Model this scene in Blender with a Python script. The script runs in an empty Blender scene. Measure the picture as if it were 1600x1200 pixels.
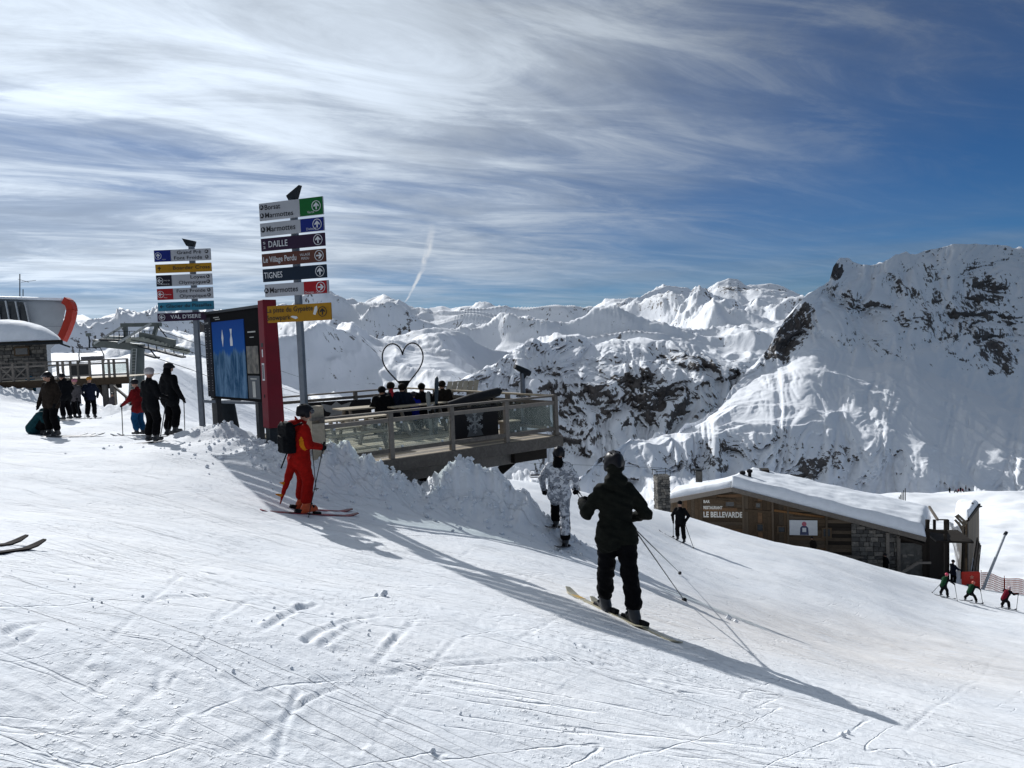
import bpy, bmesh, math, random
import numpy as np
from mathutils import Vector, Matrix, Euler

sc = bpy.context.scene
R = math.radians
# ------------------------------------------------------------------ camera
EYE = 1.65
FPX = 1200.0
cam_d = bpy.data.cameras.new('camera')
cam_d.sensor_width = 36.0
cam_d.lens = 36.0 * FPX / 1600.0
cam_d.clip_start = 0.1
cam_d.clip_end = 60000
cam = bpy.data.objects.new('camera', cam_d)
sc.collection.objects.link(cam)
CM = Matrix.Rotation(R(90 - 3.3), 4, 'X') @ Matrix.Rotation(R(-2.2), 4, 'Z')
CM.translation = (0, 0, EYE)
cam.matrix_world = CM
sc.camera = cam
CR = np.array(CM.to_3x3())

def at(px, py, d):
    """world point seen at photo pixel (px,py), d metres along the lens axis"""
    v = CR @ np.array([(px - 800) / FPX * d, -(py - 600) / FPX * d, -d])
    return Vector((v[0], v[1], v[2] + EYE))

def proj(P):
    """world points (n,3) to photo pixels"""
    Q = (P - np.array([0, 0, EYE])) @ CR
    d = -Q[..., 2]
    return 800 + Q[..., 0] / d * FPX, 600 - Q[..., 1] / d * FPX, d

# ------------------------------------------------------------------ light
SUN_EL, SUN_AZ = 30.0, -34.0          # azimuth from +Y, negative = left
sun_dir = Vector((math.sin(R(SUN_AZ)) * math.cos(R(SUN_EL)), math.cos(R(SUN_AZ)) * math.cos(R(SUN_EL)), math.sin(R(SUN_EL))))
ld = bpy.data.lights.new('sun', 'SUN')
ld.energy = 4.3
ld.angle = R(0.55)
ld.color = (1.0, 0.99, 0.975)
lo = bpy.data.objects.new('sun', ld)
sc.collection.objects.link(lo)
lo.rotation_euler = (-sun_dir).to_track_quat('-Z', 'Y').to_euler()

sc.view_settings.view_transform = 'Standard'
sc.view_settings.look = 'None'
sc.view_settings.exposure = 0.0
sc.view_settings.gamma = 1.0
sc.view_settings.use_curve_mapping = False
sc.render.engine = 'CYCLES'
sc.cycles.max_bounces = 5
sc.cycles.diffuse_bounces = 3

# ------------------------------------------------------------------ node helper
class NT:
    def __init__(s, nt):
        s.nt = nt
    def n(s, t, **kw):
        nd = s.nt.nodes.new(t)
        for k, v in kw.items():
            if k.startswith('i_'):
                nd.inputs[k[2:].replace('_', ' ')].default_value = v
            else:
                setattr(nd, k, v)
        return nd
    def l(s, a, b):
        s.nt.links.new(a, b)
    def val(s, x, sock):
        if isinstance(x, (int, float)):
            sock.default_value = x
        elif isinstance(x, (tuple, list)):
            sock.default_value = x
        else:
            s.l(x, sock)
    def m(s, op, a, b=0.0, c=0.0, clamp=False):
        nd = s.nt.nodes.new('ShaderNodeMath'); nd.operation = op; nd.use_clamp = clamp
        s.val(a, nd.inputs[0]); s.val(b, nd.inputs[1]); s.val(c, nd.inputs[2])
        return nd.outputs[0]
    def v(s, op, a, b=(0, 0, 0), scale=None):
        nd = s.nt.nodes.new('ShaderNodeVectorMath'); nd.operation = op
        s.val(a, nd.inputs[0]); s.val(b, nd.inputs[1])
        if scale is not None: s.val(scale, nd.inputs['Scale'])
        return nd.outputs['Value'] if op in ('DOT_PRODUCT', 'LENGTH', 'DISTANCE') else nd.outputs[0]
    def mr(s, x, a, b, c=0.0, d=1.0, smooth=True):
        nd = s.nt.nodes.new('ShaderNodeMapRange')
        nd.interpolation_type = 'SMOOTHSTEP' if smooth else 'LINEAR'
        s.val(x, nd.inputs[0])
        for i, q in enumerate((a, b, c, d)): s.val(q, nd.inputs[1 + i])
        return nd.outputs[0]
    def mix(s, f, a, b, mode='MIX'):
        nd = s.nt.nodes.new('ShaderNodeMix'); nd.data_type = 'RGBA'; nd.blend_type = mode
        s.val(f, nd.inputs[0]); s.val(a, nd.inputs[6]); s.val(b, nd.inputs[7])
        return nd.outputs[2]
    def noise(s, vec, scale, detail=4, rough=0.55, dist=0.0, lac=2.0):
        nd = s.nt.nodes.new('ShaderNodeTexNoise')
        if vec is not None: s.l(vec, nd.inputs['Vector'])
        s.val(scale, nd.inputs['Scale']); nd.inputs['Detail'].default_value = detail
        nd.inputs['Roughness'].default_value = rough; nd.inputs['Distortion'].default_value = dist
        nd.inputs['Lacunarity'].default_value = lac
        return nd.outputs['Fac']
    def comb(s, x, y, z):
        nd = s.nt.nodes.new('ShaderNodeCombineXYZ')
        s.val(x, nd.inputs[0]); s.val(y, nd.inputs[1]); s.val(z, nd.inputs[2])
        return nd.outputs[0]
    def sep(s, v):
        nd = s.nt.nodes.new('ShaderNodeSeparateXYZ'); s.l(v, nd.inputs[0]); return nd.outputs

# ------------------------------------------------------------------ world: Nishita sky under cirrus
w = bpy.data.worlds.new('World'); sc.world = w; w.use_nodes = True
w.node_tree.nodes.clear()
N = NT(w.node_tree)
sky = N.n('ShaderNodeTexSky')
sky.sky_type = 'NISHITA'; sky.sun_disc = False
sky.sun_elevation = R(SUN_EL); sky.sun_rotation = R(SUN_AZ)
sky.altitude = 2700; sky.air_density = 1.0; sky.dust_density = 0.35; sky.ozone_density = 2.6
tc = N.n('ShaderNodeTexCoord')
D = N.v('NORMALIZE', tc.outputs['Generated'])
dx, dy, dz = N.sep(D)[0:3]
dzc = N.m('MAXIMUM', dz, 0.0)
# cloud sheet seen in perspective
den = N.m('ADD', dzc, 0.10)
cx = N.m('DIVIDE', dx, den); cy = N.m('DIVIDE', dy, den)
def rot(a, sx, sy, ox=0, oy=0):
    c, s_ = math.cos(R(a)), math.sin(R(a))
    u = N.m('ADD', N.m('MULTIPLY', cx, c * sx), N.m('MULTIPLY', cy, s_ * sx))
    v_ = N.m('ADD', N.m('MULTIPLY', cx, -s_ * sy), N.m('MULTIPLY', cy, c * sy))
    return N.comb(N.m('ADD', u, ox), N.m('ADD', v_, oy), 0.0)
veil = N.noise(rot(34, 0.30, 0.75, 3.1, 7.7), 1.0, 4, 0.5, 0.35)
streak = N.noise(rot(38, 0.55, 1.35, 1.3, 2.2), 1.0, 9, 0.60, 0.55)
wisp = N.noise(rot(24, 1.0, 2.8, 9.3, 4.2), 1.0, 10, 0.66, 0.8)
cell = N.noise(rot(20, 1.8, 2.6, 5.0, 5.0), 1.0, 10, 0.70, 0.7)
# coverage: thick towards the sun side (left), thin to the lower right
az = N.m('ARCTAN2', dx, dy)                     # 0 straight ahead, negative left
el = N.m('ARCSINE', dz)
left = N.mr(az, R(30), R(-20), 0.0, 1.0)
high = N.mr(el, R(8), R(26), 0.0, 1.0)
cover = N.m('ADD', N.m('MULTIPLY', left, 0.95), N.m('MULTIPLY', high, 0.50))
lowfade = N.mr(el, R(2), N.m('ADD', R(13), N.m('MULTIPLY', left, -R(6))), 0.3, 1.0)
cover = N.m('MULTIPLY', cover, lowfade)
dens = N.m('ADD', N.m('MULTIPLY', N.mr(veil, 0.16, 0.64), 0.66), N.m('MULTIPLY', N.mr(streak, 0.36, 0.70), 0.62))
dens = N.m('ADD', dens, N.m('MULTIPLY', N.mr(wisp, 0.46, 0.72), 0.55))
dens = N.m('ADD', dens, N.m('MULTIPLY', N.m('MULTIPLY', N.mr(cell, 0.45, 0.75), high), 0.45))
dens = N.m('MULTIPLY', dens, N.m('ADD', N.m('MULTIPLY', cover, 1.0), 0.04))
dens = N.m('SUBTRACT', dens, 0.03, clamp=True)
# faint low bank of haze cloud over the far ridges
lowband = N.m('MULTIPLY', N.mr(el, R(9), R(1.0), 0.0, 1.0), N.mr(N.noise(N.comb(N.m('MULTIPLY', az, 2.4), N.m('MULTIPLY', el, 16.0), 2.0), 1.0, 6, 0.55, 0.4), 0.32, 0.66))
dens = N.m('ADD', dens, N.m('MULTIPLY', lowband, 0.42))
# contrail: wavy thin streak rising from the far peak
# (tan az, tan el) coordinates
ta = N.m('DIVIDE', dx, dy); te = N.m('DIVIDE', dz, dy)
def taE(px, py):
    p = at(px, py, 1.0); return p.x / p.y, (p.z - EYE) / p.y
t0 = taE(632, 474); t1 = taE(662, 410); t2 = taE(674, 355)
f = N.m('DIVIDE', N.m('SUBTRACT', te, t0[1]), t2[1] - t0[1])
xx = N.m('ADD', t0[0], N.m('MULTIPLY', N.mr(f, 0.0, 1.0, 0.0, 1.0, False), t2[0] - t0[0]))
wob = N.m('MULTIPLY', N.m('SUBTRACT', N.noise(N.comb(N.m('MULTIPLY', te, 60.0), 0.0, 0.0), 1.0, 4, 0.6), 0.5), 0.010)
bulge = N.m('MULTIPLY', N.m('SINE', N.m('MULTIPLY', f, 3.1)), 0.0075)
xx = N.m('ADD', xx, N.m('ADD', wob, bulge))
wd = N.mr(f, 0.0, 0.75, 0.0014, 0.0068, False)
ct = N.mr(N.m('DIVIDE', N.m('ABSOLUTE', N.m('SUBTRACT', ta, xx)), wd), 1.0, 0.15, 0.0, 1.0)
ct = N.m('MULTIPLY', ct, N.m('MULTIPLY', N.mr(f, 0.0, 0.06), N.mr(f, 1.12, 0.62)))
ct = N.m('MULTIPLY', ct, N.m('GREATER_THAN', dy, 0.2))
ct = N.m('MULTIPLY', ct, N.mr(N.noise(N.comb(N.m('MULTIPLY', ta, 90.0), N.m('MULTIPLY', te, 45.0), 0.0), 1.0, 4, 0.6), 0.35, 0.6, 0.25, 1.0))
# wispy blue look: grade the clear sky a little deeper
skyc = N.mix(1.0, sky.outputs[0], (0.33, 0.62, 0.92, 1), 'MULTIPLY')
gl = N.v('DOT_PRODUCT', D, tuple(sun_dir))
glow = N.m('POWER', N.m('MAXIMUM', gl, 0.0), 5.0)
cb = N.m('ADD', 4.6, N.m('MULTIPLY', glow, 14.0))
fib = N.m('ADD', N.m('MULTIPLY', N.mr(wisp, .34, .68), .38), N.m('ADD', N.m('MULTIPLY', N.mr(streak, .32, .68), .34), .62))
cb = N.m('MULTIPLY', cb, fib)
cloudc = N.mix(1.0, N.comb(cb, cb, cb), (0.88, 0.99, 1.12, 1), 'MULTIPLY')
alpha = N.m('MULTIPLY', N.m('SUBTRACT', 1.0, N.m('EXPONENT', N.m('MULTIPLY', dens, -1.7))), 1.12, 0, True)
c1 = N.mix(alpha, skyc, cloudc)
c2 = N.mix(N.m('MULTIPLY', ct, 0.85, 0, True), c1, (12.0, 12.6, 13.4, 1))
bg = N.n('ShaderNodeBackground'); bg.inputs['Strength'].default_value = 0.058
N.l(c2, bg.inputs['Color'])
wo = N.n('ShaderNodeOutputWorld'); N.l(bg.outputs[0], wo.inputs['Surface'])

# ------------------------------------------------------------------ noise in numpy
def _h(ix, iy, seed):
    n = (ix.astype(np.int64) * 374761393 + iy.astype(np.int64) * 668265263 + seed * 1274126177) & 0xFFFFFFFF
    n = ((n ^ (n >> 13)) * 1274126177) & 0xFFFFFFFF
    n = n ^ (n >> 16)
    return (n & 0xFFFF) / 65535.0 * 2 * math.pi
def perlin(x, y, seed=0):
    x0 = np.floor(x); y0 = np.floor(y); fx = x - x0; fy = y - y0
    u = fx * fx * fx * (fx * (fx * 6 - 15) + 10); v = fy * fy * fy * (fy * (fy * 6 - 15) + 10)
    def g(ox, oy):
        a = _h(x0 + ox, y0 + oy, seed); return np.cos(a) * (fx - ox) + np.sin(a) * (fy - oy)
    return ((g(0, 0) * (1 - u) + g(1, 0) * u) * (1 - v) + (g(0, 1) * (1 - u) + g(1, 1) * u) * v) * 1.45
def fbm(x, y, oct=5, gain=0.5, lac=2.03, seed=0):
    s = 0; a = 1
    for i in range(oct):
        s = s + a * perlin(x, y, seed + i * 17); x = x * lac + 3.1; y = y * lac + 1.7; a *= gain
    return s
def ridged(x, y, oct=6, gain=0.5, lac=2.07, seed=0):
    s = 0; a = 1; w_ = 1.0
    for i in range(oct):
        n = 1 - np.abs(perlin(x, y, seed + i * 13)); n = n * n * w_
        w_ = np.clip(n * 1.6, 0, 1); s = s + a * n; x = x * lac + 5.1; y = y * lac + 2.7; a *= gain
    return s
def sstep(a, b, x):
    t = np.clip((x - a) / (b - a), 0, 1); return t * t * (3 - 2 * t)

def grid_mesh(name, P, attrs=None):
    """P (n,m,3) to a quad mesh"""
    n, m_ = P.shape[:2]
    me = bpy.data.meshes.new(name)
    me.vertices.add(n * m_); me.vertices.foreach_set('co', P.reshape(-1).astype(np.float32))
    i = np.arange(n * m_).reshape(n, m_)
    q = np.stack([i[:-1, :-1], i[1:, :-1], i[1:, 1:], i[:-1, 1:]], -1).reshape(-1, 4)
    me.loops.add(q.size); me.loops.foreach_set('vertex_index', q.reshape(-1).astype(np.int32))
    me.polygons.add(len(q)); me.polygons.foreach_set('loop_start', np.arange(0, q.size, 4, dtype=np.int32))
    me.update(calc_edges=True)
    me.polygons.foreach_set('use_smooth', np.ones(len(q), dtype=bool))
    for k, a in (attrs or {}).items():
        at_ = me.attributes.new(k, 'FLOAT', 'POINT'); at_.data.foreach_set('value', a.reshape(-1).astype(np.float32))
    return me
def link(name, me, mat=None, parent=None, kind=None):
    o = bpy.data.objects.new(name, me); sc.collection.objects.link(o)
    if mat is not None:
        if isinstance(mat, (list, tuple)):
            for q in mat: me.materials.append(q)
        elif len(me.materials) == 0: me.materials.append(mat)
    if parent: o.parent = parent
    if kind: o['kind'] = kind
    return o

# ------------------------------------------------------------------ materials
MATS = {}
def new_mat(name):
    m = bpy.data.materials.new(name); m.use_nodes = True
    b = m.node_tree.nodes['Principled BSDF']
    return m, NT(m.node_tree), b
def pmat(name, col, rough=0.6, metal=0.0, var=0.15, scale=6.0, bump=0.0, bscale=30.0, spec=0.35, stretch=None):
    """plain procedural material: two-scale colour variation and fine bump"""
    if name in MATS: return MATS[name]
    m, N, b = new_mat(name)
    tc = N.n('ShaderNodeTexCoord'); vec = tc.outputs['Object']
    if stretch:
        mp = N.n('ShaderNodeMapping'); mp.inputs['Scale'].default_value = stretch; N.l(vec, mp.inputs[0]); vec = mp.outputs[0]
    n1 = N.noise(vec, scale, 5, 0.6)
    lo_ = tuple(c * (1 - var) for c in col) + (1,); hi = tuple(min(1, c * (1 + var)) for c in col) + (1,)
    N.l(N.mix(N.mr(n1, 0.3, 0.7), lo_, hi), b.inputs['Base Color'])
    N.l(N.mr(n1, 0.2, 0.8, max(0, rough - 0.08), min(1, rough + 0.08)), b.inputs['Roughness'])
    b.inputs['Metallic'].default_value = metal
    b.inputs['Specular IOR Level'].default_value = spec
    if bump:
        bp = N.n('ShaderNodeBump'); bp.inputs['Strength'].default_value = 0.6; bp.inputs['Distance'].default_value = bump
        N.l(N.noise(vec, bscale, 4, 0.6), bp.inputs['Height']); N.l(bp.outputs[0], b.inputs['Normal'])
    MATS[name] = m
    return m
# ------------------------------------------------------------------ mountains
def mountain_material():
    m, N, b = new_mat('snow_and_rock')
    geo = N.n('ShaderNodeNewGeometry'); tc = N.n('ShaderNodeTexCoord')
    a = N.n('ShaderNodeAttribute'); a.attribute_name = 'rock'
    sc_ = N.n('ShaderNodeAttribute'); sc_.attribute_name = 'size'
    P = tc.outputs['Object']
    pv = N.v('SCALE', P, scale=N.m('DIVIDE', 1.0, sc_.outputs['Fac']))
    n1 = N.noise(pv, 0.35, 10, 0.66, 0.3)
    # gullies: noise stretched down the slope
    x, y, z = N.sep(pv)[0:3]
    n2 = N.noise(N.comb(N.m('MULTIPLY', x, 2.4), N.m('MULTIPLY', y, 2.4), N.m('MULTIPLY', z, 0.9)), 1.0, 8, 0.68, 0.6)
    n3 = N.noise(N.comb(N.m('MULTIPLY', x, 1.1), N.m('MULTIPLY', y, 1.1), N.m('MULTIPLY', z, 5.5)), 1.0, 7, 0.65, 0.5)
    nz = N.sep(geo.outputs['Normal'])[2]
    steep = N.m('SUBTRACT', 1.0, nz)
    k = N.m('ADD', N.m('MULTIPLY', n1, 0.9), N.m('ADD', N.m('MULTIPLY', n2, 1.0), N.m('MULTIPLY', n3, 0.28)))
    k = N.m('ADD', N.m('MULTIPLY', N.m('SUBTRACT', k, 1.09), 2.1), N.m('MULTIPLY', steep, 0.45))
    k = N.m('ADD', k, N.m('SUBTRACT', N.m('MULTIPLY', a.outputs['Fac'], 1.1), 1.02))
    rock = N.mr(k, -0.03, 0.08)
    rc = N.mix(N.mr(n2, 0.3, 0.7), (0.045, 0.045, 0.05, 1), (0.13, 0.115, 0.105, 1))
    sn = N.mix(n1, (0.80, 0.83, 0.88, 1), (0.88, 0.90, 0.93, 1))
    N.l(N.mix(rock, sn, rc), b.inputs['Base Color'])
    b.inputs['Roughness'].default_value = 0.7
    b.inputs['Specular IOR Level'].default_value = 0.15
    bp = N.n('ShaderNodeBump'); bp.inputs['Strength'].default_value = 0.8
    hh = N.m('ADD', N.m('MULTIPLY', n1, 0.5), N.m('ADD', N.m('MULTIPLY', N.m('MULTIPLY', n2, 0.25), 1.0), N.m('MULTIPLY', rock, -0.02)))
    N.l(N.m('MULTIPLY', hh, N.m('MULTIPLY', sc_.outputs['Fac'], 0.16)), bp.inputs['Height'])
    bp.inputs['Distance'].default_value = 1.0
    N.l(bp.outputs[0], b.inputs['Normal'])
    return m
M_MOUNT = mountain_material()

def blob(px, py, cx, cy, rx, ry, ang=0, soft=0.5):
    c, s = math.cos(R(ang)), math.sin(R(ang))
    u = ((px - cx) * c + (py - cy) * s) / rx; v = (-(px - cx) * s + (py - cy) * c) / ry
    return 1 - sstep(1 - soft, 1 + soft, np.sqrt(u * u + v * v))

def layered(name, x0, x1, ncol, lines, segs, amp, feat, rockf, seed, msize=0.12, radial=0.0, gain=0.5):
    """a terrain through given crest and valley lines; lines: list of [(px,py,d),...], near to far"""
    th = np.linspace(math.atan2(x0 - 800, FPX), math.atan2(x1 - 800, FPX), ncol)
    RHO, Z = [], []
    for L in lines:
        pts = sorted([(math.atan2(p.x, p.y), math.hypot(p.x, p.y), p.z) for p in (at(*q) for q in L)])
        t = [p[0] for p in pts]
        RHO.append(np.interp(th, t, [p[1] for p in pts])); Z.append(np.interp(th, t, [p[2] for p in pts]))
    # round off the corners between control points, keeping each line's height seen from the viewpoint
    def sm(a, w_):
        k = np.exp(-.5 * (np.arange(-3 * w_, 3 * w_ + 1) / w_) ** 2); k /= k.sum()
        return np.convolve(np.pad(a, 3 * w_, mode='edge'), k, mode='valid')
    w_ = max(4, int(ncol * 16 / (x1 - x0)))
    for i in range(len(RHO)):
        el = (Z[i] - EYE) / RHO[i]
        if i < len(lines) - 2: el = sm(el, w_)
        RHO[i] = sm(RHO[i], int(w_ * 1.6)); Z[i] = el * RHO[i] + EYE
    rr, zz, aa, ff = [], [], [], []
    for k, n in enumerate(segs):
        last = k == len(segs) - 1
        for i in range(n + (1 if last else 0)):
            f = i / n
            rr.append(RHO[k] * (1 - f) + RHO[k + 1] * f)
            zz.append(Z[k] * (1 - f) + Z[k + 1] * f)
            aa.append(amp[k] * (1 - f) + amp[k + 1] * f); ff.append(feat[k] * (1 - f) + feat[k + 1] * f)
    rr = np.array(rr); zz = np.array(zz); aa = np.array(aa)[:, None]; ff = np.array(ff)[:, None]
    # soften the crease of the interior lines a little
    X = rr * np.sin(th); Y = rr * np.cos(th)
    fm = float(np.mean(feat))
    wx = fbm(X / fm * 0.7, Y / fm * 0.7, 3, seed=seed + 50) * fm * 0.35
    wy = fbm(X / fm * 0.7 + 9, Y / fm * 0.7, 3, seed=seed + 60) * fm * 0.35
    r1 = ridged((X + wx) / fm, (Y + wy) / fm, 8, gain, seed=seed) - 1.05
    r2 = fbm((X + wx) / fm * 2.6, (Y + wy) / fm * 2.6, 5, 0.5, seed=seed + 7)
    h = r1 * 0.8 + r2 * 0.20
    zz = zz + h * aa
    if radial:
        tt = th * 800 / radial[1] + 0.5 * fbm(th * 12, zz / radial[2], 3, seed=seed + 31)
        rn = ridged(tt, zz / (radial[2]) + 0.6 * fbm(th * 9, zz / radial[2] * 1.5, 3, seed=seed + 37), 7, 0.58, seed=seed + 3) - 1.1
        rr = rr + rn * radial[0] * aa
        X = rr * np.sin(th); Y = rr * np.cos(th)
    P = np.stack([np.broadcast_to(X, zz.shape), np.broadcast_to(Y, zz.shape), zz], -1)
    px, py, d = proj(P)
    wu = fbm(px / 16, py / 16, 4, .55, seed=seed + 90); wv = fbm(px / 16 + 7, py / 16, 4, .55, seed=seed + 95)
    rock = rockf(px + wu * 13, py + wv * 13)
    size = np.full(zz.shape, fm * msize)
    me = grid_mesh(name, P, {'rock': rock, 'size': size})
    return link(name, me, M_MOUNT, kind='structure')

# --- the big snowy cliff on the right
cl_top = [(700, 900, 420), (800, 830, 440), (880, 765, 460), (905, 740, 480), (940, 712, 500), (985, 695, 530), (1040, 686, 570), (1090, 668, 620), (1118, 645, 660), (1150, 603, 710), (1180, 565, 750), (1200, 540, 761), (1214, 512, 770), (1226, 492, 775), (1243, 478, 777), (1262, 458, 780), (1296, 442, 798), (1302, 418, 804), (1312, 405, 808), (1330, 407, 816), (1365, 410, 834), (1400, 402, 850), (1450, 392, 869), (1490, 386, 877), (1540, 387, 892), (1600, 385, 913), (1700, 380, 919), (2000, 420, 913)]
cl_cone = [(700, 902, 418), (905, 742, 478), (985, 697, 528), (1090, 672, 617), (1150, 612, 700), (1185, 590, 722), (1215, 575, 735), (1262, 545, 740), (1300, 555, 743), (1340, 575, 742), (1400, 560, 765), (1440, 575, 774), (1500, 600, 786), (1600, 640, 791), (1800, 680, 770), (2000, 700, 748)]
cl_midw = [(700, 901, 419), (905, 741, 479), (985, 696, 529), (1090, 670, 618), (1150, 606, 706), (1190, 560, 745), (1215, 535, 758), (1262, 500, 772), (1310, 480, 796), (1400, 480, 827), (1500, 470, 861), (1600, 490, 880), (2000, 540, 869)]
cl_bench = [(700, 906, 414), (905, 748, 470), (985, 704, 520), (1090, 684, 556), (1180, 682, 560), (1260, 684, 565), (1340, 694, 574), (1420, 705, 583), (1500, 705, 597), (1600, 720, 609), (1800, 750, 593), (2000, 770, 582)]
cl_foot = [(700, 925, 400), (905, 790, 440), (985, 755, 485), (1090, 745, 526), (1200, 752, 525), (1300, 768, 526), (1400, 770, 537), (1500, 772, 547), (1600, 775, 558), (2000, 850, 525)]
cl_base = [(700, 1000, 330), (905, 870, 350), (1090, 830, 400), (1300, 825, 384), (1600, 830, 407), (2000, 900, 385)]
cl_back = [(x, y + 60, d + 500) for x, y, d in cl_top]
def rock_cliff(px, py):
    r = np.full(px.shape, 0.24)
    def mx(b, v):
        nonlocal r; r = np.maximum(r, b * v)
    mx(blob(px, py, 1228, 532, 70, 27, -52, 0.45), 1.0)
    mx(blob(px, py, 1202, 565, 38, 24, -40, 0.45), 1.0)
    mx(blob(px, py, 1308, 422, 9, 18, 0, 0.4), 1.3)
    mx(blob(px, py, 1340, 480, 62, 34, 10, 0.6), 0.55)
    mx(blob(px, py, 1480, 470, 150, 75, 0, 0.5), 0.52)
    mx(blob(px, py, 1530, 500, 75, 85, -10, 0.5), 0.66)
    mx(blob(px, py, 1560, 560, 40, 30, 20, 0.5), 0.8)
    mx(blob(px, py, 1400, 545, 120, 25, 8, 0.5), 0.50)
    mx(blob(px, py, 1130, 715, 150, 30, 0, 0.5), 0.62)
    mx(blob(px, py, 1285, 722, 60, 22, -25, 0.5), 0.85)
    mx(blob(px, py, 1385, 718, 60, 26, 10, 0.5), 0.66)
    mx(blob(px, py, 1225, 690, 25, 30, -40, 0.5), 0.75)
    mx(blob(px, py, 960, 735, 60, 16, -20, 0.5), 0.66)
    # clean snow cones
    c = np.maximum(blob(px, py, 1290, 620, 190, 42, 8, 0.35), blob(px, py, 1480, 650, 150, 40, 10, 0.4))
    return r * (1 - 0.9 * c)
layered('cliff_mountain', 690, 2000, 760, [cl_base, cl_foot, cl_bench, cl_cone, cl_midw, cl_top, cl_back],
        [24, 100, 110, 90, 120, 14], [4, 14, 11, 5, 14, 9, 30], [110, 110, 150, 150, 150, 150, 160], rock_cliff, 11, gain=.48, msize=0.08, radial=(.9, 46, 110))

# --- the middle massif with its dark north face
mm_crest = [(560, 640, 1400), (640, 640, 1400), (700, 610, 1450), (735, 590, 1500), (775, 575, 1580), (810, 550, 1660), (840, 532, 1740), (870, 524, 1800), (905, 526, 1830), (930, 545, 1850), (960, 538, 1870), (1000, 533, 1900), (1050, 540, 1900),
            (1100, 552, 1900), (1150, 572, 1880), (1190, 590, 1860), (1250, 640, 1800), (1400, 700, 1750)]
mm_mid = [(560, 680, 1300), (640, 680, 1300), (700, 660, 1350), (775, 640, 1450), (840, 600, 1560), (900, 592, 1640), (960, 585, 1680), (1000, 585, 1700), (1050, 590, 1700), (1100, 602, 1700), (1150, 620, 1700), (1250, 670, 1650), (1400, 730, 1600)]
mm_foot = [(560, 800, 1000), (640, 790, 1000), (775, 760, 1150), (850, 730, 1330), (900, 715, 1440), (1000, 700, 1520), (1100, 690, 1540), (1250, 740, 1500), (1400, 800, 1450)]
mm_base = [(x, y + 90, d * 0.75) for x, y, d in mm_foot]
mm_back = [(x, y + 12, d + 700) for x, y, d in mm_crest]
def rock_mid(px, py):
    r = np.full(px.shape, 0.50)
    def mx(b, v):
        nonlocal r; r = np.maximum(r, b * v)
    mx(blob(px, py, 1000, 622, 125, 44, 6, 0.4), 0.86)
    mx(blob(px, py, 900, 640, 55, 50, -20, 0.5), 0.68)
    mx(blob(px, py, 895, 540, 45, 16, 10, 0.5), 0.7)
    mx(blob(px, py, 1110, 570, 90, 14, 14, 0.5), 0.72)
    mx(blob(px, py, 800, 600, 50, 50, -30, 0.5), 0.55)
    mx(blob(px, py, 860, 690, 70, 40, -20, 0.5), 0.6)
    return r
layered('rocky_massif', 540, 1400, 620, [mm_base, mm_foot, mm_mid, mm_crest, mm_back],
        [16, 120, 110, 20], [20, 50, 45, 28, 40], [330, 330, 330, 330, 400], rock_mid, 23, radial=(0.7, 40, 140))

# --- the far ranges
fr_top = [(-500, 470, 7000), (-100, 480, 7000), (60, 498, 7000), (110, 500, 6500), (140, 497, 6500), (160, 503, 6500), (185, 506, 6500), (215, 496, 6500), (245, 492, 6500), (275, 496, 6500), (330, 490, 6000), (380, 494, 6000), (430, 486, 6000), (490, 484, 5600), (525, 490, 5300),
          (560, 485, 5200), (585, 474, 5200), (600, 469, 5200), (618, 477, 5200), (650, 491, 5400), (672, 489, 5800), (690, 486, 6000), (705, 491, 6000), (725, 486, 6000), (742, 484, 6000), (757, 483, 6000), (785, 495, 6000), (800, 498, 6000), (820, 487, 6000), (832, 488, 6000),
          (850, 495, 6200), (882, 498, 6500), (898, 483, 7000), (920, 478, 7000), (945, 467, 7000), (960, 466, 7000), (975, 471, 7000), (1000, 468, 7500), (1022, 453, 7500), (1040, 446, 7500), (1066, 446, 7500), (1088, 452, 7500), (1105, 446, 7500),
          (1122, 436, 7500), (1138, 435, 7500), (1152, 440, 7500), (1166, 451, 7500), (1190, 454, 7500), (1225, 455, 7500), (1245, 462, 7500), (1300, 480, 7500), (1500, 480, 7500), (1900, 500, 7500)]
fr_mid = [(-500, 520, 4500), (60, 530, 4500), (200, 520, 4500), (330, 520, 4200), (430, 520, 4000), (480, 505, 3800), (505, 498, 3700), (540, 510, 3900), (600, 512, 4200), (660, 520, 4200), (700, 510, 4500), (800, 512, 4700), (860, 512, 4800), (950, 497, 5200), (1000, 505, 5400), (1060, 488, 5600),
          (1130, 480, 5800), (1200, 485, 5800), (1300, 500, 5800), (1900, 530, 5800)]
fr_low = [(-500, 560, 2400), (60, 560, 2400), (200, 550, 2400), (330, 555, 2400), (430, 560, 2300), (500, 545, 2300), (560, 560, 2300), (620, 560, 2500), (700, 545, 2900), (760, 548, 3100), (830, 528, 3300), (900, 520, 3400), (1000, 525, 3500), (1100, 530, 3500), (1200, 545, 3500), (1300, 560, 3500), (1900, 600, 3500)]
fr_vale = [(-500, 620, 1000), (60, 600, 1000), (200, 590, 1000), (330, 610, 1000), (430, 630, 1000), (500, 625, 1050), (560, 622, 1150), (620, 625, 1300), (690, 650, 1550), (760, 660, 2000), (830, 640, 2200), (1000, 620, 2400), (1200, 640, 2400), (1900, 660, 2400)]
fr_near = [(-500, 660, 420), (60, 612, 420), (130, 585, 420), (180, 572, 420), (250, 580, 420), (330, 640, 440), (430, 680, 500), (560, 700, 600), (640, 740, 700), (700, 790, 800), (830, 850, 1000), (1000, 900, 1100), (1200, 900, 1200), (1900, 900, 1200)]
fr_base = [(-500, 760, 170), (60, 650, 170), (200, 655, 170), (330, 700, 180), (430, 760, 200), (560, 840, 260), (700, 950, 350), (830, 1000, 500), (1000, 1050, 700), (1900, 1050, 700)]
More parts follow.
